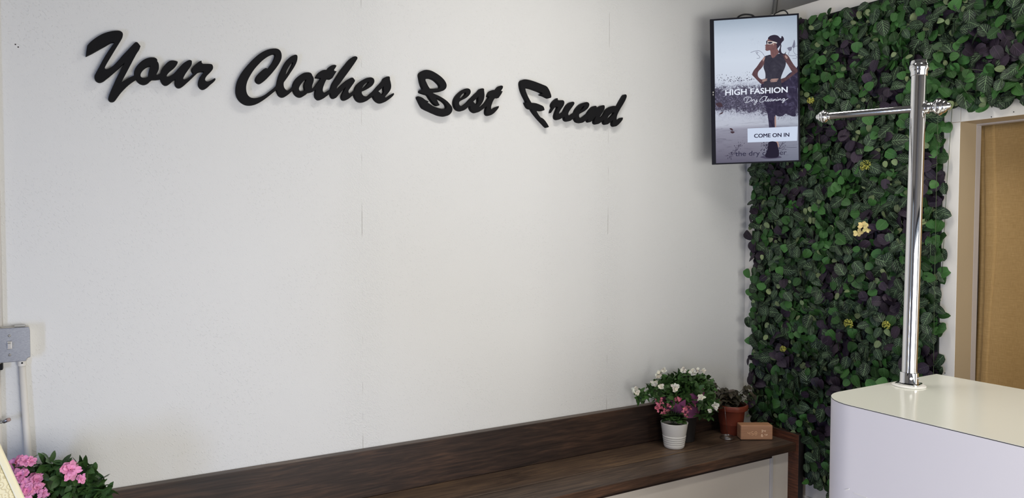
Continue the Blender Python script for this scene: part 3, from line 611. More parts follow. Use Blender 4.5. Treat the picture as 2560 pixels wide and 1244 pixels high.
# front frame of four bars around the screen
b = MB()
for u0, u1, v0, v1 in ((-TW/2, su0, -TH/2, TH/2), (su1, TW/2, -TH/2, TH/2), (su0, su1, sv1, TH/2), (su0, su1, -TH/2, sv0)):
    b.obox(TC+U*((u0+u1)/2)+V*((v0+v1)/2)+TN*0.0005, U, V, TN, (u1-u0)/2, (v1-v0)/2, 0.0025)
bez = b.build('bezel', M['bezel'], tv, bevel=0.0006)
b = MB(); pc = at_T(1783, 230.5, 0.0031); b.lathe(pc, TN, [(0.0028, 0), (0.0028, 0.0003)], 16)
for yy in (235.2, 237.6): pc = at_T(1783, yy, 0.0032); b.obox(pc, U, V, TN, 0.0021, 0.0012, 0.0002)
b.build('maker_mark', M['gasket'], bez)
def screen_mat():
    m = bpy.data.materials.new('lit_screen_picture'); m.use_nodes = True; t_ = m.node_tree; t_.nodes.clear()
    class Q(NT):
        def __init__(s): s.t = t_; s.b = None
    g = Q(); e = g.n('ShaderNodeEmission'); out = g.n('ShaderNodeOutputMaterial'); 
    uv = g.n('ShaderNodeUVMap', uv_map='UVMap'); sp = g.n('ShaderNodeSeparateXYZ'); g.l(uv.outputs[0], sp.inputs[0]); x, y = sp.outputs[0], sp.outputs[1]
    asp = g.n('ShaderNodeMapping'); g.l(uv.outputs[0], asp.inputs[0]); asp.inputs['Scale'].default_value = (1, 1.72, 1); P = asp.outputs[0]
    sky = g.ramp(y, [(0.0, srgb(98, 95, 112)), (0.12, srgb(128, 126, 142)), (0.235, srgb(150, 150, 166)), (0.262, srgb(186, 190, 204)), (0.42, srgb(202, 208, 222)), (0.72, srgb(210, 219, 233)), (0.88, srgb(196, 207, 222)), (1.0, srgb(160, 174, 190))])
    side = g.smooth(g.math('SUBTRACT', x, g.math('MULTIPLY', y, 0.2)), 0.35, 0.9)
    sky = g.mix(g.math('MULTIPLY', side, 0.30), sky, srgb(150, 162, 180))
    # horizon streaks over the sand
    st = g.n('ShaderNodeMapping'); g.l(uv.outputs[0], st.inputs[0]); st.inputs['Scale'].default_value = (2.2, 26, 1)
    streak = g.math('MULTIPLY', g.smooth(g.noise(st.outputs[0], 2.0, 4, 0.6, 1.0), 0.52, 0.7), g.math('SUBTRACT', 1.0, g.smooth(y, 0.24, 0.33)))
    col = g.mix(g.math('MULTIPLY', streak, 0.35), sky, srgb(70, 68, 86))
    # ink splash: one dense cloud at mid height, thinning upward and downward
    low = g.noise(P, 3.4, 3, 0.6, 1.2)
    dy = g.math('SUBTRACT', y, g.math('ADD', 0.50, g.math('MULTIPLY', x, -0.05)))
    up_ = g.math('SUBTRACT', 1.0, g.smooth(dy, -0.06, 0.15)); dn_ = g.smooth(dy, -0.24, -0.04)
    den = g.math('MULTIPLY', up_, dn_)
    n1 = g.noise(P, 8, 7, 0.74, 3.2); n2 = g.noise(P, 30, 5, 0.7, 3.0)
    val = g.math('ADD', g.math('MULTIPLY', den, 0.52), g.math('ADD', g.math('MULTIPLY', n1, 0.60), g.math('ADD', g.math('MULTIPLY', n2, 0.62), g.math('MULTIPLY', low, 0.40))))
    ink = g.smooth(val, 1.09, 1.15)
    inkcol = g.ramp(g.noise(P, 17, 7, 0.8, 3.0), [(0.42, srgb(48, 44, 62)), (0.54, srgb(80, 75, 98)), (0.61, srgb(128, 124, 148)), (0.68, srgb(204, 208, 226))])
    haze = g.smooth(val, 0.88, 1.12)
    col = g.mix(g.math('MULTIPLY', haze, 0.34), col, srgb(112, 110, 138))
    col = g.mix(g.math('MULTIPLY', ink, 0.94), col, inkcol)
    vo = g.n('ShaderNodeTexVoronoi'); g.l(P, vo.inputs['Vector']); vo.inputs['Scale'].default_value = 62; vo.inputs['Randomness'].default_value = 1.0
    den2 = g.math('SUBTRACT', 1.0, g.smooth(g.math('ABSOLUTE', g.math('SUBTRACT', y, 0.45)), 0.06, 0.24))
    rad = g.math('MULTIPLY', g.math('MULTIPLY', den2, g.smooth(g.noise(P, 6, 3), 0.36, 0.66)), 0.44)
    dot = g.math('LESS_THAN', g.math('ADD', vo.outputs[0], g.math('MULTIPLY', g.noise(P, 90, 2), 0.25)), g.math('ADD', rad, 0.02))
    col = g.mix(g.math('MULTIPLY', dot, 0.85), col, srgb(56, 52, 70))
    g.l(col, e.inputs[0]); e.inputs[1].default_value = 0.95; g.l(e.outputs[0], out.inputs[0]); return m
b = MB(); i = [b.vert(TC+U*u+V*v+TN*0.0009) for u, v in ((su0, sv0), (su1, sv0), (su1, sv1), (su0, sv1))]
b.face(i, 0, ((0, 0), (1, 0), (1, 1), (0, 1))); SB = b; SM = [screen_mat()]   # the whole picture is one surface: shapes are collected here
def em(n_, r, g_, b_): return emit(n_, srgb(r, g_, b_), 0.95)
def em_mix(n_, c0, c1, c2, sc):
    m = emit(n_, srgb(*c0), 0.95); g = NT(m); e = [q for q in m.node_tree.nodes if q.type == 'EMISSION'][0]
    g.l(g.ramp(g.noise(g.coord('Object'), sc, 6, 0.7, 1.5), [(0.38, srgb(*c0)), (0.56, srgb(*c1)), (0.70, srgb(*c2))]), e.inputs[0]); return m
z1 = lambda x, y: (x/5.923+1760, y/5.923+10)
z2 = lambda x, y: (x/5.408+1760, y/5.408+200)
lay = [0]
def slot(mt):
    if mt not in SM: SM.append(mt)
    return SM.index(mt)
def flat(name, loops, zf, mt, smooth=True, n=4):
    """flat filled shapes of the picture, lying on the screen"""
    lay[0] += 1; off = 0.0010+0.00007*lay[0]; b = SB; mi = slot(mt)
    for lp in loops:
        q = catmull(lp, n) if smooth else [(p[0], p[1]) for p in lp]
        b.face([b.vert(at_T(*zf(x, y), off)) for x, y in q], mi)
def ribbon(name, lines, zf, mt, w):
    lay[0] += 1; off = 0.0010+0.00007*lay[0]; b = SB; mi = slot(mt)
    for ln in lines:
        # open smooth line
        q = []
        for k in range(len(ln)-1):
            p0 = ln[max(k-1, 0)]; p1 = ln[k]; p2 = ln[k+1]; p3 = ln[min(k+2, len(ln)-1)]
            for s in range(5):
                t_ = s/5; q.append(tuple(0.5*((2*p1[c])+(-p0[c]+p2[c])*t_+(2*p0[c]-5*p1[c]+4*p2[c]-p3[c])*t_*t_+(-p0[c]+3*p1[c]-3*p2[c]+p3[c])*t_**3) for c in (0, 1)))
        q.append(ln[-1]); prev = None
        for k, p in enumerate(q):
            a, c = q[max(k-1, 0)], q[min(k+1, len(q)-1)]; dx, dy = c[0]-a[0], c[1]-a[1]; L = math.hypot(dx, dy) or 1
            e_ = (b.vert(at_T(*zf(p[0]-dy/L*w/2, p[1]+dx/L*w/2), off)), b.vert(at_T(*zf(p[0]+dy/L*w/2, p[1]-dx/L*w/2), off)))
            if prev: b.face((prev[0], e_[0], e_[1], prev[1]), mi)
            prev = e_
skin = em_mix('picture_skin', (108, 78, 80), (126, 92, 92), (150, 116, 112), 11); skin_d = em_mix('picture_skin_shade', (80, 60, 66), (98, 73, 77), (122, 92, 92), 11); hair = em('picture_hair', 52, 46, 60)
dress = em_mix('picture_dress', (54, 52, 64), (62, 60, 72), (76, 74, 86), 14); gown = em_mix('picture_gown', (46, 42, 62), (60, 55, 76), (92, 88, 116), 26); pale = em('picture_pale', 214, 208, 204); boxw = em('picture_white_box', 206, 217, 238)
txtw = em('picture_white_text', 232, 238, 250); txtd = em('picture_dark_text', 46, 44, 66); hi = em('picture_highlight', 168, 138, 132)
# swirls behind the figure
ribbon('picture_swirl', [[(690,720),(740,700),(810,690),(860,720),(895,770)], [(780,740),(800,715),(770,710),(785,740),(825,780),(820,800),(780,805)], [(1325,700),(1335,640),(1380,620),(1398,630)], [(1325,700),(1350,740),(1398,752)], [(1225,660),(1260,640),(1300,640),(1330,560),(1335,530)], [(1300,640),(1250,740),(1290,765),(1360,765),(1372,800),(1310,805)]], z1, em('picture_ink', 120, 122, 142), 6)
flat('picture_ink_fan', [[(1238,650),(1300,635),(1290,690),(1255,690)], [(1310,640),(1325,590),(1338,530),(1350,600),(1335,650)]], z1, em('picture_ink_soft', 120, 122, 142))
flat('picture_gown', [[(850,1182),(900,1120),(1150,1120),(1270,1020),(1340,985),(1392,905,1),(1394,1240,1),(840,1240,1)]], z1, gown)
flat('picture_gown', [[(790,0,1),(1268,0,1),(1266,180),(1262,365,1),(1235,415),(1240,485),(1205,492),(1160,478),(1105,456),(1060,487),(1000,490),(968,470,1),(972,560),(972,645,1),(880,645,1),(872,560),(855,450),(815,330),(785,200),(800,90)]], z2, gown)
flat('picture_arm', [[(905,770),(868,812),(832,855),(780,930),(735,985),(712,1045),(737,1075),(790,1130),(850,1182),(900,1170),(930,1135),(905,1105),(850,1115),(800,1070),(802,1005),(850,950),(884,900),(900,850)], [(1160,742),(1212,740),(1252,772),(1282,825),(1330,900),(1378,960),(1388,1000),(1350,1030),(1280,1085),(1210,1135),(1150,1168),(1090,1160),(1075,1120),(1140,1108),(1230,1072),(1302,1010),(1288,980),(1240,900),(1205,850),(1172,800)]], z1, skin_d)
flat('picture_neck', [[(940,640),(980,690),(988,760),(1008,798),(1045,790),(1095,738),(1112,715),(1085,660),(1060,600)]], z1, skin)
flat('picture_dress', [[(905,775),(940,760),(985,752),(1010,797),(1042,790),(1088,742),(1125,735),(1160,745),(1178,790),(1212,860),(1202,930),(1168,1010),(1138,1100),(1150,1200),(1160,1300),(860,1300),(880,1200),(907,1100),(907,1020),(880,930),(897,860)]], z1, dress)
flat('picture_face', [[(950,515),(933,560),(922,595),(900,612,1),(914,626),(903,640),(915,650),(906,662),(917,688),(940,693),(978,684),(1020,690),(1080,650),(1075,595),(1045,555),(1000,530)]], z1, skin)
flat('picture_hair', [[(947,512),(967,480),(1007,462),(1050,457),(1095,470),(1125,500),(1140,505),(1150,475),(1166,480),(1183,512),(1180,540),(1160,560),(1148,578),(1130,610),(1097,650),(1080,668),(1074,600),(1048,560),(1000,540)], [(1137,590),(1146,615),(1140,660),(1150,720),(1190,735),(1212,705),(1205,740),(1150,745),(1105,715),(1122,650)]], z1, hair)
flat('picture_glasses', [[(925,545),(945,550),(1020,553),(1082,572),(1076,583),(1030,576),(1000,594),(955,597),(930,590)]], z1, pale)
flat('picture_lens', [[(922,545),(938,544),(937,588),(926,592)], [(950,563),(1016,563),(996,584),(956,588)]], z1, hair)
flat('picture_highlight', [[(868,810),(905,782),(900,812),(880,850),(870,845)], [(1195,770),(1215,760),(1240,800),(1220,810)], [(1015,590),(1035,575),(1040,600),(1025,612)]], z1, hi)
flat('picture_finger', [[(862,1122),(935,1104),(935,1114),(868,1134)], [(862,1140),(932,1124),(932,1134),(866,1152)], [(990,1110),(1100,1103),(1100,1114),(992,1122)], [(978,1128),(1090,1120),(1090,1131),(980,1138)], [(985,1145),(1080,1138),(1080,1148),(988,1155)]], z1, hi)
flat('picture_leg_light', [[(955,500),(970,480),(974,640),(960,640)], [(976,830),(1002,835),(1012,905),(996,905)]], z2, hi)
flat('picture_leaf', [[(158,322),(192,306),(230,308),(257,355,1),(212,370),(176,350)], [(200,465),(240,435),(258,432),(245,455)], [(355,700),(385,690),(415,702),(385,722)], [(345,655),(370,650),(395,675),(380,685)]], z2, em('picture_brown', 74, 58, 66))
flat('picture_shadow', [[(760,1040),(860,1015),(1000,1020),(1050,1045),(930,1062),(830,1062)]], z2, em('picture_shadow', 78, 74, 94))
rr = random.Random(4); specks = []
for k in range(110):
    tq = rr.random(); cx = 510-190*tq+rr.gauss(0, 16); cy = 870+190*tq+rr.gauss(0, 18)+(-25 if tq < .3 else 0)
    specks.append((cx, cy, rr.uniform(3, 8)))
for k in range(70):
    cx = rr.gauss(830, 45); cy = rr.gauss(890, 38); specks.append((cx, cy, rr.uniform(3, 9)))
for k in range(50):
    a = rr.uniform(-1.4, 0.2); r = rr.uniform(10, 110); specks.append((1005+r*math.cos(a), 930+r*math.sin(a), rr.uniform(2, 6)))
for k in range(330):
    up = rr.random() < .6; cx = rr.uniform(165, 1240); base = 28+(cx-160)*-.03 if up else 330+(cx-160)*.10
    if 880 < cx < 980 and not up: continue
    cy = base+(-abs(rr.gauss(0, 62)) if up else abs(rr.gauss(0, 75)))
    if up and (cx > 690 or cy < -190): continue
    specks.append((cx, cy, max(1.6, rr.uniform(2, 10)*(1-abs(cy-base)/260))))
flat('picture_speck', [[(cx+r*math.cos(a)*rr.uniform(.5, 1.3), cy+r*math.sin(a)*rr.uniform(.5, 1.3)) for a in (0, 1.3, 2.6, 3.9, 5.2)] for cx, cy, r in specks], z2, em('picture_speck', 62, 58, 76), smooth=False)
ribbon('picture_twig', [[(1010,960),(1040,890),(1105,835)], [(1025,930),(1070,900),(1110,880)], [(1020,950),(1060,945),(1090,920)], [(1040,890),(1050,860),(1075,838)], [(1110,905),(1180,912),(1255,908)], [(165,800),(230,795),(300,800)]], z2, em('picture_twig', 66, 62, 82), 4)
flat('picture_box', [[(588,655),(1266,626),(1259,820),(590,843)]], z2, boxw, smooth=False)
def text(body, zf, p0, p1, cap, mt, name, bold=0.0, narrow=1.0):
    """flat lettering from p0 to p1 along the baseline, capital height in the same zoomed units"""
    lay[0] += 1; off = 0.0010+0.00007*lay[0]
    def mesh(s):
        cu = bpy.data.curves.new('t', 'FONT'); cu.body = s; cu.size = 1; cu.offset = bold; cu.resolution_u = 4
        o = bpy.data.objects.new('t', cu); COL.objects.link(o); me = bpy.data.meshes.new_from_object(o.evaluated_get(bpy.context.evaluated_depsgraph_get()))
        bpy.data.objects.remove(o); bpy.data.curves.remove(cu); return me
    hm = mesh('H'); ch = max(v.co.y for v in hm.vertices); me = mesh(body)
    xs = [v.co.x for v in me.vertices]; x0, x1 = min(xs), max(xs)
    dx, dy = p1[0]-p0[0], p1[1]-p0[1]
    b = SB; mi = slot(mt); base = len(SB.v)
    for v in me.vertices:
        s = (v.co.x-x0)/(x1-x0); h = v.co.y/ch*cap
        b.vert(at_T(*zf(p0[0]+dx*s, p0[1]+dy*s-h), off))
    for p in me.polygons: b.face([base+k for k in p.vertices], mi)
    bpy.data.meshes.remove(me); bpy.data.meshes.remove(hm)
text('HIGH FASHION', z2, (287, 206), (1131, 164), 74, txtw, 'advert_text', 0.022)
for ox in (-2.2, 0, 2.2):
    for oy in (-1.2, 1.2): text('COME ON IN', z2, (679+ox, 779+oy), (1152+ox, 763+oy), 50, txtd, 'advert_text')
text('the dry cleaner', z2, (423, 1028), (1117, 1008), 66, txtd, 'advert_text', 0.0)
flat('picture_shoe', [[(878,836),(975,836),(1000,900),(1016,990),(1002,1038),(930,1052),(842,1046),(826,1020),(850,960),(866,890)]], z2, em('picture_shoe', 40, 36, 52))
ribbon('advert_script', [
 [(602,240),(588,268),(570,300)], [(549,276),(540,258),(553,240),(590,228),(632,236),(640,262),(618,288),(585,303),(560,303),(550,296)],
 [(640,292),(652,266),(648,280),(668,263),(676,268)], [(684,262),(680,280),(690,288),(706,278),(716,260)], [(716,260),(712,290),(698,322),(684,334),(676,326),(688,306),(728,284)],
 [(834,232),(832,219),(806,222),(770,250),(752,280),(760,298),(790,294),(826,274)], [(826,274),(848,240),(856,220),(842,230),(832,262),(834,284),(850,284)],
 [(850,284),(874,272),(880,258),(866,258),(858,274),(866,287),(890,278)], [(922,258),(904,258),(892,274),(900,286),(916,274),(924,258),(920,280),(936,280)],
 [(936,280),(946,258),(944,280),(962,258),(972,262),(970,278),(984,276)], [(984,276),(992,256),(988,276),(1004,272)], [(1004,272),(1014,254),(1012,274),(1030,254),(1040,256),(1038,272),(1058,268)],
 [(1086,248),(1070,251),(1060,266),(1069,275),(1082,264),(1088,248)], [(1088,248),(1086,276),(1072,302),(1058,304),(1064,290),(1100,270),(1138,250)]], z2, txtw, 5.5)
flat('picture_dot', [[(992+4*math.cos(a), 240+4*math.sin(a)) for a in (0, 1, 2, 3, 4, 5)]], z2, txtw, smooth=False)
SB.build('screen', SM, tv)
# cable and corner arm
def tp(x, y, off): return at_T(x, y, off)
def arc(pts, n=6):
    pts = [Vector(p) for p in pts]; out = []
    for k in range(len(pts)-1):
        p0, p1, p2, p3 = pts[max(k-1, 0)], pts[k], pts[k+1], pts[min(k+2, len(pts)-1)]
        for s_ in range(n):
            t_ = s_/n; out.append(0.5*((2*p1)+(p2-p0)*t_+(2*p0-5*p1+4*p2-p3)*t_*t_+(3*p1-p0-3*p2+p3)*t_**3))
    return out+[pts[-1]]
b = MB(); b.tube(arc([tp(1842, 62, -0.03), tp(1843, 46, -0.03), tp(1852, 38.5, -0.035), tp(1866, 36, -0.04), tp(1882, 39, -0.035), tp(1892, 52, -0.03)]), 0.0042, 8)
b.build('power_cable', M['cable'], tv, smooth=True)
b = MB(); b.tube(arc([tp(1926, 56, -0.03), tp(1936, 36, -0.03), tp(1945, 30.5, -0.035), tp(1952, 27, -0.04), tp(1962, 26.6, -0.045), tp(1970, 36, -0.045), tp(1972, 60, -0.03)]), 0.0030, 8)
b.build('signal_cable', M['cable'], tv, smooth=True)
b = MB(); q = TC-TN*0.068; b.tube([q, q-TN*0.06, Vector((-0.06, -0.075, q.z))], 0.018, 10)
b.build('mounting_arm', M['black'], tv, smooth=True)
b = MB(); b.box((-0.10, -0.02, TC.z-0.09), (-0.03, -0.0005, TC.z+0.09)); b.box((-0.035, -0.08, TC.z-0.02), (-0.018, -0.018, TC.z+0.02)); b.box((-0.08, -0.08, TC.z-0.02), (-0.06, -0.018, TC.z+0.02)); b.build('wall_plate', M['black'], tv)

# ------------------------------------------------------------------ conduit pipe behind the partition
b = MB(); p0 = at_Y(1941, -10, -0.016); p1 = at_Y(1935, 40, -0.016)
d = (p1-p0).normalized(); b.tube([p0-d*0.5, p0, p1, p1+d*0.3], 0.0115, 14)
tag(b.build('conduit_pipe', M['galv'], smooth=True), 'grey metal conduit pipe running up the wall behind the television', 'pipe')

# ------------------------------------------------------------------ left edge: switch box, conduits, clip, rod, cream panel
bx = at_Y(24, 862, -0.05); hs = 0.0535
t = thing('switch_box', 'square steel surface switch box with a white toggle at the left edge', 'light switch', (bx.x, 0, bx.z-hs))
b = MB(); b.box((bx.x-hs+0.003, -0.047, bx.z-hs+0.002), (bx.x+hs-0.003, -0.0005, bx.z+hs-0.002)); b.build('box_body', M['grime'], t, bevel=0.004)
# cover plate with notched right-hand corners
def plate(q, y0, y1):
    b = MB(); lo = [b.vert((x, y0, z_)) for x, z_ in q]; hi_ = [b.vert((x, y1, z_)) for x, z_ in q]; n = len(q)
    for k in range(n): b.face((lo[k], lo[(k+1) % n], hi_[(k+1) % n], hi_[k]))
    b.face(lo[::-1]); b.face(hi_); return b
r = hs; ntc = 0.012
q = [(-r, -r), (r-ntc, -r), (r-ntc*0.85, -r+ntc*0.55), (r-ntc*0.45, -r+ntc*0.85), (r, -r+ntc), (r, r-ntc*0.9), (r-ntc*0.15, r-0.003), (r-0.003, r), (-r, r)]
plate([(bx.x+x, bx.z+z_) for x, z_ in q], -0.052, -0.0475).build('cover_plate', M['switchplate'], t, bevel=0.0015)
for p in ((66, 828), (66, 891)):
    b = MB(); c = at_Y(p[0]-1, p[1], -0.048); b.lathe((c.x, -0.0485, c.z), (0, -1, 0), [(0.0048, 0), (0.0048, 0.0012), (0.0035, 0.0022)], 14)
    b.lathe((c.x, -0.0507, c.z), (0, -1, 0), [(0.002, 0), (0.002, 0.0002)], 8, m=1)
    b.build('box_screw', [M['steel'], M['black']], t, smooth=True, split=30)
for dz in (0.0295, -0.0305):
    b = MB(); b.lathe((bx.x, -0.052, bx.z+dz), (0, -1, 0), [(0.0042, 0), (0.0040, 0.001), (0.0026, 0.0018)], 14); sc2 = b.build('plate_screw', M['steel'], t, smooth=True, split=30)
    b = MB(); b.obox(Vector((bx.x, -0.0539, bx.z+dz)), Vector((0.8, 0, 0.6)), Vector((0, 1, 0)), Vector((-0.6, 0, 0.8)), 0.0026, 0.0003, 0.0005); b.build('screw_slot', M['black'], sc2)
b = MB(); b.box((bx.x-0.0062, -0.054, bx.z-0.0125), (bx.x+0.0062, -0.0521, bx.z+0.0125)); b.build('toggle_frame', M['steel'], t, bevel=0.0008)
b = MB(); b.obox(Vector((bx.x, -0.0585, bx.z-0.001)), Vector((1, 0, 0)), Vector((0, 0.96, 0.28)), Vector((0, -0.28, 0.96)), 0.0042, 0.005, 0.0082); b.build('toggle', M['toggle'], t, bevel=0.001)
b = MB(); b.box((bx.x+0.012, -0.03, bx.z+hs-0.0018), (bx.x+0.040, -0.012, bx.z+hs+0.0035)); o = b.build('knockout_flange', M['steel'], t)
# painted conduit below the box
b = MB(); p0 = at_Y(55, 902, -0.014); p1 = at_Y(70.5, 1140, -0.014); d = (p1-p0).normalized()
t = thing('wall_conduit', 'white painted conduit running down the wall under the switch box', 'pipe', (p0.x, 0, 0.3))
b.tube([p0+Vector((0, 0, -0.012)), p1, p1+d*0.38], 0.0098, 14); b.build('tube', M['grime'], t, smooth=True)
b = MB(); b.tube([p0+Vector((0, 0, 0.006)), p0+Vector((0, 0, -0.014))], 0.0125, 14); b.lathe(p0+Vector((0.001, -0.0125, -0.004)), (0, -1, 0), [(0.0028, 0), (0.0028, 0.001)], 10, m=1); b.build('connector', [M['grime'], M['black']], t, smooth=True, split=40)
b = MB(); p0 = at_Y(-4.5, 700, -0.012); b.tube([(p0.x, -0.012, bx.z+hs+0.002), (p0.x, -0.012, 3.3)], 0.0102, 14)
tag(b.build('wall_conduit', M['grime'], smooth=True), 'cream conduit rising from the top of the switch box at the left edge', 'pipe')
b = MB(); p0 = at_Y(-6, 1000, -0.012); b.tube([(p0.x, -0.012, bx.z-hs-0.002), (p0.x, -0.012, 0.45)], 0.0102, 14)
tag(b.build('wall_conduit', M['grime'], smooth=True), 'cream conduit dropping below the switch box, hugging the left edge', 'pipe')
b = MB(); c = at_Y(0, 917.5, -0.028); b.box((c.x-0.012, -0.030, c.z-0.009), (c.x+0.0065, -0.0015, c.z+0.009))
tag(b.build('cable_clip', M['black'], bevel=0.001), 'small black clip on the wall just below the switch box', 'clip')
b = MB(); p0 = at_Y(-14, 1056, -0.05); p1 = at_Y(10, 1052, -0.03)
t = thing('door_stop', 'short metal rod with a pinkish rubber tip low at the left edge', 'door stop', (p1.x, 0, p1.z))
e0 = at_Y(-30, 1060, -0.002); e1 = at_Y(9, 1053, -0.045); e2 = at_Y(18, 1049.5, -0.048); e3 = at_Y(25.5, 1047.5, -0.05)
b.tube([e0, at_Y(-20, 1058, -0.03), e1], 0.0048, 10); b.build('rod', M['galv'], t, smooth=True)
b = MB(); b.tube([e1-(e2-e1)*0.25, e1, e2], [0.005, 0.0068, 0.0062], 10); b.build('collar', M['steel'], t, smooth=True, split=40)
b = MB(); b.tube([e2, (e2+e3)/2, e3], [0.006, 0.0062, 0.005], 12); b.build('rubber_tip', M['rubber_pink'], t, smooth=True)
b = MB()
for px_, py_ in ((38.5, 111), (45.5, 117.5)):
    c = at_Y(px_, py_, -0.0003); b.lathe((c.x, -0.0003, c.z), (0, -1, 0), [(0.0022, 0), (0.0018, 0.0006)], 8)
struct(b.build('trim_4', M['dark_edge']), 'two small nail holes at the upper left of the white wall')

# cream embossed panel leaning in the near left corner
dq = 1.35
qa, qb = at_D(-4, 1101, dq), at_D(62, 1246, dq-0.02); dn = (qb-qa).normalized()
bot = qa+dn*((qa.z-0.0)/-dn.z); side = (RIGHT*0.93+FWD*0.37); side = (side-dn*side.dot(dn)).normalized(); nn = dn.cross(side).normalized()
if nn.dot(CAM-qa) < 0: nn = -nn
t = thing('embossed_panel', 'cream embossed panel leaning at the lower left in front of the pink azalea', 'panel', (bot.x, bot.y, 0))
L = (bot-qa).length; top = qa-dn*0.16; LL = L+0.16; WW = 0.32; mrg = 0.012
def prz(p): return Vector((p.x, p.y, max(p.z, 0.001)))
def slab(s0, s1, th, zz0, mt, name):
    b = MB(); c = []
    for off in (zz0, zz0+th):
        c.append([b.vert(prz(top+nn*off-side*s)) if e == 0 else b.vert(prz(bot+nn*off-side*s)) for s, e in ((s0, 0), (s1, 0), (s1, 1), (s0, 1))])
    lo, hi_ = c
    for k in range(4): b.face((lo[k], lo[(k+1) % 4], hi_[(k+1) % 4], hi_[k]))
    b.face(lo[::-1]); b.face(hi_); return b.build(name, mt, t, bevel=0.003)
slab(0, mrg, 0.014, -0.007, M['creamedge'], 'border')
slab(mrg+0.0005, WW, 0.012, -0.006, M['emboss'], 'embossed_face')

# ------------------------------------------------------------------ small things on the bench
# clock
c0 = at_Z(1851.5, 1099.5, SZ); c1 = at_Z(1932, 1099.5, SZ); cu_ = (c1-c0); cw = cu_.length; cu_.normalize(); cn = Vector((cu_.y, -cu_.x, 0))
if cn.dot(CAM-c0) < 0: cn = -cn
chh = 0.0745; cd = 0.062
cc = (c0+c1)/2-cn*cd/2
t = thing('digital_clock', 'light wooden block clock with faint lit digits at the right end of the bench', 'clock', (cc.x, cc.y, SZ))
b = MB(); b.obox(Vector((cc.x, cc.y, SZ+0.0005+chh/2)), cu_, cn, Vector((0, 0, 1)), cw/2, cd/2, chh/2); b.build('body', M['bamboo'], t, bevel=0.006, seg=3)
SEG = {'0': 'abcdef', '1': 'bc', '3': 'abgcd', '4': 'fgbc', '5': 'afgcd', '6': 'afgcde', '7': 'abc', '8': 'abcdefg', 'F': 'afge', '%': 'ab'}
def digit(b, ch, u, v, w, h):
    s = w*0.13
    def bar(u0, v0, u1, v1):
        p = Vector((c0.x, c0.y, SZ))+cu_*(u+(u0+u1)/2)+Vector((0, 0, v+(v0+v1)/2))+cn*0.0004
        b.obox(p, cu_, cn, Vector((0, 0, 1)), max(abs(u1-u0)/2-s*0.9, s*0.55), 0.0002, max(abs(v1-v0)/2-s*0.9, s*0.55))
    pos = {'a': (0, h, w, h), 'b': (w, h/2, w, h), 'c': (w, 0, w, h/2), 'd': (0, 0, w, 0), 'e': (0, 0, 0, h/2), 'f': (0, h/2, 0, h), 'g': (0, h/2, w, h/2)}
    for q_ in SEG[ch]: bar(*pos[q_])
b = MB()
for k, ch in enumerate('458'): digit(b, ch, 0.036+k*0.0175, 0.026, 0.0105, 0.0165)
b.build('time_digits', M['led_dim'], t)
b = MB()
for k, ch in enumerate('34'): digit(b, ch, 0.104+k*0.0125, 0.041, 0.0075, 0.0110)
digit(b, '6', 0.104, 0.018, 0.0078, 0.0115); digit(b, '7', 0.119, 0.022, 0.006, 0.008); digit(b, 'F', 0.130, 0.022, 0.006, 0.008)
b.build('reading_digits', M['led'], t)
# wire photo holder
wb = at_Z(1818.5, 1095, SZ); wr = 0.036
t = thing('wire_photo_holder', 'thin silver wire holder with a coiled base beside the clock', 'photo holder', wb)
b = MB(); pts = []
for k in range(0, 121):
    a = k/120*2*math.pi*3.0; r_ = wr*(1-0.16*k/120*1.0)*(1.0 if k < 100 else 1-(k-100)/20*0.95)
    pts.append(wb+Vector((r_*math.cos(a+0.6), r_*math.sin(a+0.6), 0.0020+0.0135*k/120)))
b.tube(pts, 0.0013, 6); b.build('coil_base', M['steel'], t, smooth=True)
wt = at_D(1811.5, 1017, (wb-CAM).dot(FWD)-0.035)
b = MB(); b.tube([wb+Vector((0, 0, 0.0155)), (wb+wt)/2+Vector((0, 0, 0.008)), wt], 0.0010, 6); b.build('stem', M['steel'], t, smooth=True)

def tinted(b, lo=0.75, hi_=1.25, r=random):
    k = r.uniform(lo, hi_); b.tint = (k*r.uniform(.93, 1.07), k, k*r.uniform(.93, 1.07))
def rnd_dir(r, zmin=-1, zmax=1):
    z_ = r.uniform(zmin, zmax); a = r.uniform(0, 2*math.pi); q_ = math.sqrt(max(0, 1-z_*z_)); return Vector((q_*math.cos(a), q_*math.sin(a), z_))
def petal(b, p, d, n, L, w, curl, ruff, r, m=0):
    """ruffled petal: a fan of 7 x 6 points with a wavy outer edge"""
    d = Vector(d).normalized(); n = Vector(n); n = (n-d*n.dot(d)).normalized(); sd = d.cross(n); g = []; ph = r.uniform(0, 6.28)
    for i in range(7):
        t = i/6; row = []
        ww = w*(0.22+0.78*math.sin(math.pi*0.5*min(1, t*1.35))**1.1)*(1-0.42*max(0, (t-0.72)/0.28)**2)
        for j in range(6):
            u = j/5*2-1; tt = t*(1-0.16*u*u*t)
            c = Vector(p)+d*(L*tt)+sd*(ww*0.5*u)-n*(curl*L*t*t)+n*(0.10*L*u*u*(1-t*.6))+n*(ruff*L*0.085*t*t*math.sin(u*5.2+ph))
            row.append(b.vert(c))
        g.append(row)
    for i in range(6):
        for j in range(5): b.face((g[i][j], g[i][j+1], g[i+1][j+1], g[i+1][j]), m, ((j/5, i/6), ((j+1)/5, i/6), ((j+1)/5, (i+1)/6), (j/5, (i+1)/6)))
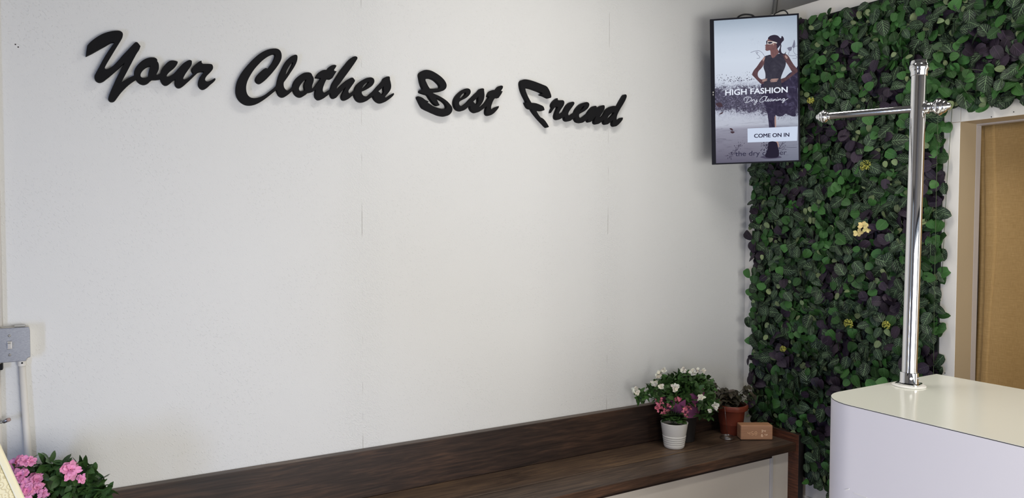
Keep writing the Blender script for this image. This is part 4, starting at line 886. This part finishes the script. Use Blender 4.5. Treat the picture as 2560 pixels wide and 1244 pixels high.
def blossom(b, c, n, size, layers=3, pet=5, r=random, m=0, open_=0.75, ruff=1.0):
    """double flower made of ruffled petals facing n"""
    n = Vector(n).normalized(); e1 = n.orthogonal().normalized(); e2 = n.cross(e1)
    for L in range(layers):
        op = open_*(1-0.30*L); k_ = pet if L == 0 else pet-1
        for k in range(k_):
            a = 2*math.pi*(k+0.5*L)/k_+r.uniform(-.28, .28)*ruff; rad = e1*math.cos(a)+e2*math.sin(a)
            d = rad*op+n*(1.02-op)+rnd_dir(r)*0.16*ruff
            tinted(b, 0.86, 1.08, r)
            petal(b, Vector(c)+rad*size*0.03, d, n-rad*0.25, size*(0.55-0.11*L)*r.uniform(.8, 1.15), size*(0.46-0.07*L)*r.uniform(.8, 1.15), r.uniform(-.05, .45), ruff*r.uniform(.6, 1.5), r, m)
# white ribbed pot with kalanchoe
pc_ = at_Z(1690.6, 1124, SZ); pc_ = pc_+Vector((_f.x, _f.y, 0)).normalized()*0.047; pc_.z = SZ
t = thing('potted_kalanchoe', 'small coral-flowered plant in a white ribbed pot on the bench', 'potted plant', pc_)
prof = [(0.0, 0.0005), (0.044, 0.0005), (0.0475, 0.003)]
hh = 0.124
def rad_w(h): return 0.0475+(0.0655-0.0475)*h/hh
h = 0.004
for k in range(5):
    y0 = 0.010+k*0.0105
    prof += [(rad_w(y0)+0.0006, y0), (rad_w(y0+0.005)+0.0012, y0+0.0045), (rad_w(y0+0.008)+0.0006, y0+0.008), (rad_w(y0+0.009)-0.0014, y0+0.0094)]
prof += [(rad_w(0.066), 0.066), (rad_w(0.12), 0.118), (rad_w(hh)+0.0005, hh-0.001), (rad_w(hh)-0.0012, hh), (rad_w(hh)-0.004, hh-0.002), (rad_w(0.09)-0.006, 0.100), (0.02, 0.098)]
b = MB(); b.lathe(pc_, (0, 0, 1), prof, 56, cap0=False); b.build('pot', M['ceramic'], t, smooth=True, split=50)
b = MB(); b.lathe(pc_, (0, 0, 1), [(0.056, 0.1005), (0.03, 0.106), (0.005, 0.108)], 24); b.build('soil', M['soil'], t, smooth=True)
r = random.Random(11); b = MB(); top_ = pc_+Vector((0, 0, 0.108))
for k in range(46):
    a = r.uniform(0, 2*math.pi); d = Vector((math.cos(a), math.sin(a), r.uniform(0.25, 1.2))); q_ = top_+Vector((math.cos(a), math.sin(a), 0))*r.uniform(0.0, 0.02)+Vector((0, 0, r.uniform(0.022, 0.042)))
    tinted(b, .6, 1.15, r); b.leaf(q_, d, Vector((-d.x*.3, -d.y*.3, 1)), r.uniform(0.042, 0.062), r.uniform(0.034, 0.046), 0.15, 0.45, rows=8, shape=.8, tip=.7)
heads = []
for hx, hy in ((1647, 1016), (1663, 1028), (1682, 997), (1694, 999), (1713, 1022), (1726, 1018), (1672, 1010), (1706, 1008), (1652, 1003), (1714, 1034)):
    dd = (pc_-CAM).dot(FWD)+r.uniform(-0.03, 0.02); p = at_D(hx, hy, dd); heads.append(p)
    b.tint = (1, 1, 1); b.tube([top_+Vector((r.uniform(-.015, .015), r.uniform(-.015, .015), 0)), (top_+p)/2+Vector((0, 0, 0.012)), p], 0.0012, 5, m=1)
b.build('foliage', [M['l_azalea'], M['l_stem']], t, smooth=True, tint=True)
for p, dens in zip(heads, (20, 16, 20, 18, 7, 6, 7, 6, 14, 6)):
    b = MB()
    for k in range(dens):
        q_ = p+Vector((r.gauss(0, .009), r.gauss(0, .009), r.gauss(0, .007))); n_ = (CAM-q_).normalized()+rnd_dir(r)*0.7; n_.normalize(); e1 = n_.orthogonal().normalized(); e2 = n_.cross(e1); a0 = r.uniform(0, 1.5)
        tinted(b, .8, 1.15, r)
        for j in range(4):
            a = a0+j*math.pi/2; rd = e1*math.cos(a)+e2*math.sin(a); b.leaf(q_, rd+n_*0.35, n_, r.uniform(.007, .010), .0055, 0.2, 0.2, rows=3)
        if k % 2 == 0:
            b.tint = (.9, .55, .4); b.tube([q_, q_-n_*0.008+Vector((0, 0, -0.004))], 0.0008, 4)
    b.build('flower_cluster', M['p_coral'], t, smooth=True, tint=True)

# white azalea in a dark pot with purple wrap
az = Vector((-0.535, -0.105, SZ))
t = thing('potted_azalea', 'bushy white-flowered azalea with purple wrap standing behind the white pot', 'potted plant', az)
b = MB(); b.lathe(az, (0, 0, 1), [(0.046, 0.0005), (0.048, 0.002), (0.060, 0.135), (0.063, 0.138), (0.063, 0.145), (0.056, 0.145), (0.054, 0.132)], 40); b.build('pot', M['darkpot'], t, smooth=True, split=45)
r = random.Random(23)
b = MB()
for k, (deg, ext) in enumerate(((0, .125), (40, .085), (90, .075), (140, .085), (176, .155), (200, .168), (232, .098), (275, .082), (318, .098), (340, .12))):
    a0 = R_(deg); g = []
    for i in range(5):
        row = []
        for j in range(5):
            a = a0+(j/4-0.5)*0.95; s = i/4; rr_ = 0.0635+(ext-0.0635)*s*(1-0.25*abs(j/4-.5)); z_ = 0.128+0.135*s**1.2-0.03*s*max(0, (ext-.1)/.07)+0.014*math.sin(j*2.1+k)*s
            row.append(b.vert(az+Vector((rr_*math.cos(a), rr_*math.sin(a), z_))))
        g.append(row)
    for i in range(4):
        for j in range(4): b.face((g[i][j], g[i][j+1], g[i+1][j+1], g[i+1][j]))
b.build('wrapping', M['purplewrap'], t, smooth=True)
b = MB(); ctr = az+Vector((0, -0.005, 0.24))
for k in range(40):
    d = rnd_dir(r, 0.0, 1); e = ctr+Vector((d.x*.15, d.y*.07, d.z*.10-0.02)); b.tint = (.7, .6, .5); b.tube([az+Vector((0, 0, .11)), (az+Vector((0, 0, .13))+e)/2, e], 0.0016, 5, m=1)
def az_leafs(b, c, r, n=6, s=0.036):
    ax = rnd_dir(r, -0.1, 1)
    e1 = ax.orthogonal().normalized(); e2 = ax.cross(e1)
    for j in range(n):
        a = 2*math.pi*j/n+r.uniform(-.3, .3); d = e1*math.cos(a)+e2*math.sin(a)+ax*r.uniform(-.1, .7)
        tinted(b, .55, 1.35, r); L = s*r.uniform(.75, 1.2); b.leaf(c, d, ax+Vector((0, 0, .3)), L, L*.5, 0.2, r.uniform(0, .5), rows=5)
def clampw(p, lim=-0.03):
    if p.y > lim: p.y = lim-abs(p.y-lim)*0.2
    return p
for k in range(215):
    d = rnd_dir(r, -0.25, 1); s = r.uniform(.62, 1.0)
    c = ctr+Vector((d.x*0.178*s, d.y*0.10*s, d.z*0.115*s-0.012))
    # drooping skirt at the right, lighter at the left
    if d.z < 0.1 and d.x > 0.1: c.z -= r.uniform(0, 0.09)
    az_leafs(b, clampw(c, -0.045), r)
for hx, hy in ((1600, 985), (1605, 992), (1612, 990), (1620, 985), (1632, 970), (1640, 955), (1626, 975), (1770, 1000), (1775, 1015), (1780, 1025), (1765, 1030), (1752, 1040), (1772, 1040), (1760, 1012), (1788, 1010), (1615, 998), (1595, 995), (1628, 962), (1648, 990)):
    az_leafs(b, at_D(hx, hy, 3.50), r, 6, 0.04)
b.build('foliage', [M['l_azalea'], M['l_stem']], t, smooth=True, tint=True)
for hx, hy, sz in ((1652, 931, .040), (1644, 938, .034), (1636, 958, .034), (1652, 966, .030), (1709, 925, .034), (1733, 930, .036), (1742, 927, .034), (1759, 926, .022), (1688, 969, .042), (1752, 994, .036), (1590, 976, .042), (1790, 1014, .036), (1660, 925, .026), (1775, 1026, .022)):
    b = MB(); c = at_D(hx, hy, 3.45+r.uniform(-.02, .03)); blossom(b, c, (CAM-c).normalized()+Vector((0, 0, .5))+rnd_dir(r)*.8, sz, 3, 5, r, ruff=1.5); b.build('blossom', M['p_white'], t, smooth=True, tint=True)

# terracotta pot
tc = Vector((-0.196, -0.130, SZ)); tc = at_Z(1834, 1088, SZ)+Vector((_f.x, _f.y, 0)).normalized()*0.045; tc.z = SZ
t = thing('potted_bronze_plant', 'terracotta pot with a scalloped rim and bronze leafy plant in the corner', 'potted plant', tc)
th_ = 0.155
def scal(k, a): return 1+0.022*abs(math.sin(a*5)) if k in SC else 1.0
prof = [(0.052, 0.0005), (0.0535, 0.004), (0.0585, 0.050), (0.0605, 0.053), (0.061, 0.056), (0.068, 0.120), (0.0715, 0.1235), (0.0805, 0.128), (0.0835, 0.140), (0.0825, 0.152), (0.0800, th_), (0.0745, th_-0.001), (0.0705, th_-0.012), (0.068, th_-0.03)]
SC = {7, 8, 9, 10}
b = MB(); b.lathe(tc, (0, 0, 1), prof, 60, cap1=False, mod=scal); b.build('pot', M['terra'], t, smooth=True, split=50)
b = MB(); b.lathe(tc, (0, 0, 1), [(0.0685, th_-0.028), (0.03, th_-0.022), (0.003, th_-0.02)], 24); b.build('soil', M['soil'], t, smooth=True)
r = random.Random(31); b = MB(); tp_ = tc+Vector((0, 0, th_-0.02))
for k in range(44):
    a = r.uniform(0, 2*math.pi); rad = r.uniform(0.0, 1.0)
    e = tp_+Vector((math.cos(a)*0.085*rad-0.012, math.sin(a)*0.055*rad, r.uniform(0.015, 0.088)*(1.1-rad*.5)))
    e = clampw(e, -0.05)
    if e.x > -0.11: e.x = -0.11-r.uniform(0, .05)
    b.tint = (.8, .7, .6); b.tube([tp_+Vector((math.cos(a)*.02, math.sin(a)*.02, 0)), (tp_+e)/2+Vector((0, 0, .012)), e], 0.0013, 5, m=1)
    for j in range(3):
        d = Vector((math.cos(a+j*2.1+r.uniform(-.5, .5)), math.sin(a+j*2.1), r.uniform(-.4, .3))); tinted(b, .5, 1.3, r); b.leaf(e, d, Vector((-.2, -.3, 1)), r.uniform(.026, .042), r.uniform(.018, .028), .3, r.uniform(.1, .8), rows=5)
for hx, hy in ((1792, 962), (1800, 975), (1786, 975), (1806, 985), (1796, 990), (1812, 972), (1866, 965), (1872, 978), (1862, 982), (1868, 1000), (1880, 990)):
    e = at_D(hx, hy, (tc-CAM).dot(FWD)-0.03)
    e = clampw(e, -0.05)
    b.tint = (.8, .7, .6); b.tube([tp_, (tp_+e)/2+Vector((0, 0, .02)), e], 0.0013, 5, m=1)
    for j in range(4):
        d = rnd_dir(r, -.6, .4); tinted(b, .5, 1.3, r); b.leaf(e, d, Vector((-.4, -.5, .8)), r.uniform(.026, .04), r.uniform(.018, .026), .3, r.uniform(.1, .8), rows=5)
b.build('foliage', [M['l_dark'], M['l_stem']], t, smooth=True, tint=True)

# pink azalea at the left
pk = at_D(140, 1290, 2.25); pk = Vector((pk.x, -0.19, SZ))
t = thing('potted_azalea', 'pink-flowered azalea at the left end of the bench under the switch box', 'potted plant', pk)
b = MB(); b.lathe(pk, (0, 0, 1), [(0.055, 0.0005), (0.057, 0.002), (0.075, 0.14), (0.08, 0.145), (0.08, 0.155), (0.07, 0.155)], 36); b.build('pot', M['darkpot'], t, smooth=True, split=45)
dk = (pk-CAM).dot(FWD)
r = random.Random(41); b = MB()
for k in range(40):
    d = rnd_dir(r, 0, 1); e = pk+Vector((d.x*.12, d.y*.09, .2+d.z*.1)); b.tint = (.7, .6, .5); b.tube([pk+Vector((0, 0, .14)), (pk+Vector((0, 0, .18))+e)/2, e], 0.0018, 5, m=1)
for k in range(190):
    hx = r.uniform(40, 252); lim = 1166+max(0, (hx-200))*0.75+max(0, 110-hx)*0.1; hy = r.uniform(lim, 1330)
    az_leafs(b, clampw(at_D(hx, hy, dk+r.uniform(-.09, .09)), -0.045), r, 6, 0.034)
for hx, hy in ((112, 1160), (124, 1154), (130, 1166), (232, 1180), (250, 1200), (245, 1218), (258, 1228), (266, 1236), (215, 1172), (198, 1168), (160, 1160), (150, 1210), (140, 1228), (180, 1230), (70, 1158), (60, 1166)):
    az_leafs(b, at_D(hx, hy, dk-0.06), r, 7, 0.038)
b.build('foliage', [M['l_azalea'], M['l_stem']], t, smooth=True, tint=True)
for hx, hy, sz, fx, fz in ((38, 1158, .058, -.6, .5), (62, 1151, .04, .2, .9), (78, 1153, .034, .5, .8), (50, 1189, .062, -.2, .3), (90, 1197, .052, .5, .2), (66, 1226, .066, .1, .0), (94, 1216, .04, .9, .3), (176, 1173, .064, .5, .5), (204, 1195, .032, .7, .0), (110, 1233, .034, .6, -.4), (54, 1256, .06, 0, -.2), (128, 1266, .05, .3, 0)):
    b = MB(); c = at_D(hx, hy, dk-0.10+r.uniform(-.02, .02)); blossom(b, c, (CAM-c).normalized()+RIGHT*fx+Vector((0, 0, fz))+rnd_dir(r)*.2, sz*.84, 3, 6, r, open_=0.95, ruff=1.5); b.build('blossom', M['p_pink'], t, smooth=True, tint=True)

# ------------------------------------------------------------------ living wall of artificial leaves
t = thing('green_wall', 'wall-mounted panel of artificial green and purple leaves around the curtained opening', 'green wall', (0, -0.55, 0.3))
FY0, FY1 = -0.072, -1.062; FZ0, FZT = 0.26, 2.545; HZ0 = 2.008
b = MB(); b.box((-0.012, FY1+.006, FZ0), (-0.0005, FY0, FZT)); b.box((-0.012, -2.4, HZ0+.012), (-0.0005, FY1+.0055, FZT)); b.build('backing_mesh', M['hedge_back'], t)
r = random.Random(5); b = MB()
PURP = [at_X(x, y) for x, y in ((1985, 440), (2005, 480), (1890, 600), (1900, 640), (2090, 700), (2110, 690), (1965, 860), (1985, 900), (2230, 720), (1890, 915), (1900, 940), (2080, 830), (2110, 860), (2330, 430), (2345, 470), (2350, 900), (2360, 925), (2190, 560), (2130, 140), (2200, 200), (2460, 130), (2480, 140), (2530, 130), (2250, 250), (2060, 335), (2150, 395), (2290, 540), (2020, 90), (2240, 760), (2100, 960), (2070, 1060), (1960, 430), (2210, 600), (2115, 330))]
GREEN = [at_X(x, y) for x, y in ((2040, 190), (2120, 175), (2210, 40), (2230, 60), (2090, 60), (2340, 250), (2380, 180), (2410, 190), (2350, 310), (2335, 340), (2060, 400), (2080, 430), (2085, 560), (2070, 640), (2010, 780), (2020, 850), (2230, 930), (2040, 1060), (1900, 720), (2550, 90), (2360, 540), (2350, 640), (2130, 470), (2240, 100), (1950, 1000))]
def near(pts, y, z_, rad): return any((p.y-y)**2+(p.z-z_)**2 < rad*rad for p in pts)
cnt = 0
def put(y, z_, layer):
    global cnt
    x = -0.014-0.021*layer-r.uniform(0, .012)
    nrm = Vector((-1, r.gauss(0, .5), r.gauss(0.15, .5))); a = r.uniform(0, 2*math.pi) if r.random() < .45 else r.gauss(-math.pi/2, 0.9)
    d = Vector((r.gauss(-.22, .16), math.cos(a), math.sin(a)))
    q_ = r.random()
    if near(PURP, y, z_, .062): kind = 2 if q_ < .72 else (0 if q_ < .9 else 1)
    elif near(GREEN, y, z_, .075): kind = 1 if q_ < .72 else (0 if q_ < .90 else 3)
    else: kind = 0 if q_ < .52 else (1 if q_ < .80 else (3 if q_ < .945 else 2))
    if kind == 0: L = r.uniform(.044, .076); w = L*r.uniform(.66, .84); tinted(b, .35, 1.1, r)
    elif kind == 1: L = r.uniform(.036, .058); w = L*r.uniform(.82, 1.0); tinted(b, .3, 1.3, r)
    elif kind == 2: L = r.uniform(.044, .066); w = L*r.uniform(.7, .88); tinted(b, .4, 1.05, r)
    else: L = r.uniform(.024, .038); w = L*r.uniform(.62, .78); tinted(b, .5, 1.25, r)
    p = Vector((x, y, z_))-d.normalized()*L*.5
    b.leaf(p, d, nrm, L, w, fold=r.uniform(-.1, .4), curl=r.uniform(-.1, .7), m=kind, rows=8, shape=.82 if kind != 1 else .72, tip=.85)
    cnt += 1
    if r.random() < .16:
        b.tint = (1, 1, 1); e = Vector((x+.004, min(FY0-.01, y+r.gauss(0, .03)), min(FZT-.01, z_+r.gauss(0, .03))))
        if e.z < HZ0+.01 and e.y < FY1+.01: e.y = max(e.y, FY1+.01) if p.y > FY1 else e.y; e.z = e.z if p.y > FY1 else HZ0+.012
        b.tube([p, (p+e)/2+Vector((-.006, 0, 0)), e], 0.0011, 4, m=4)
YEND = -2.39
for layer, step in ((0, .032), (1, .034), (2, .047)):
    zq = FZ0+.0
    while zq < FZT+.012:
        yq = FY0+.004
        while yq > YEND:
            y = yq+r.uniform(-.5, .5)*step; z_ = zq+r.uniform(-.5, .5)*step
            ov = .024 if r.random() < (.38 if y < FY1+.05 and z_ < HZ0 else .16) else 0.0
            left = (y > FY1+.010-ov) and y < FY0-.014+ov
            top_ok = z_ > HZ0+.006-ov*.6
            if z_ < .475 and y > -.445: left = False      # the bench end board stands here
            if (left or top_ok) and z_ < FZT-.018+ov and y < FY0-.014+ov: put(y, z_, layer)
            yq -= step
        zq += step
b.build('foliage', [M['l_vein'], M['l_plain'], M['l_purple'], M['l_pale'], M['l_stem']], t, smooth=True, tint=True)
for px_, py_, s in ((2027, 252, .034), (2164, 414, .048), (2122, 808, .042), (2216, 812, .034), (1958, 872, .03)):
    c = at_X(px_, py_, -.075); f = MB()
    for k in range(46):
        d = rnd_dir(r, -.8, 1); d.x = -abs(d.x); q_ = c+Vector((d.x*s*.35, d.y*s*.5, d.z*s*.5)); tinted(f, .6, 1.35, r)
        f.tube([c+Vector((.03, 0, 0)), q_], 0.0009, 4); f.lathe(q_, d, [(.0012, -.0015), (.0026, 0), (.0022, .002), (.0006, .003)], 6)
    f.build('flower_head', M['p_bud'], t, smooth=True, tint=True)
for px_, py_, s in ((2158, 564, .036), (2145, 582, .034), (2166, 572, .03)):
    c = at_X(px_, py_, -.078); f = MB(); blossom(f, c, (CAM-c).normalized()+rnd_dir(r)*.3, s*1.15, 1, 5, r, open_=.85); f.build('blossom', M['p_yellow'], t, smooth=True, tint=True)
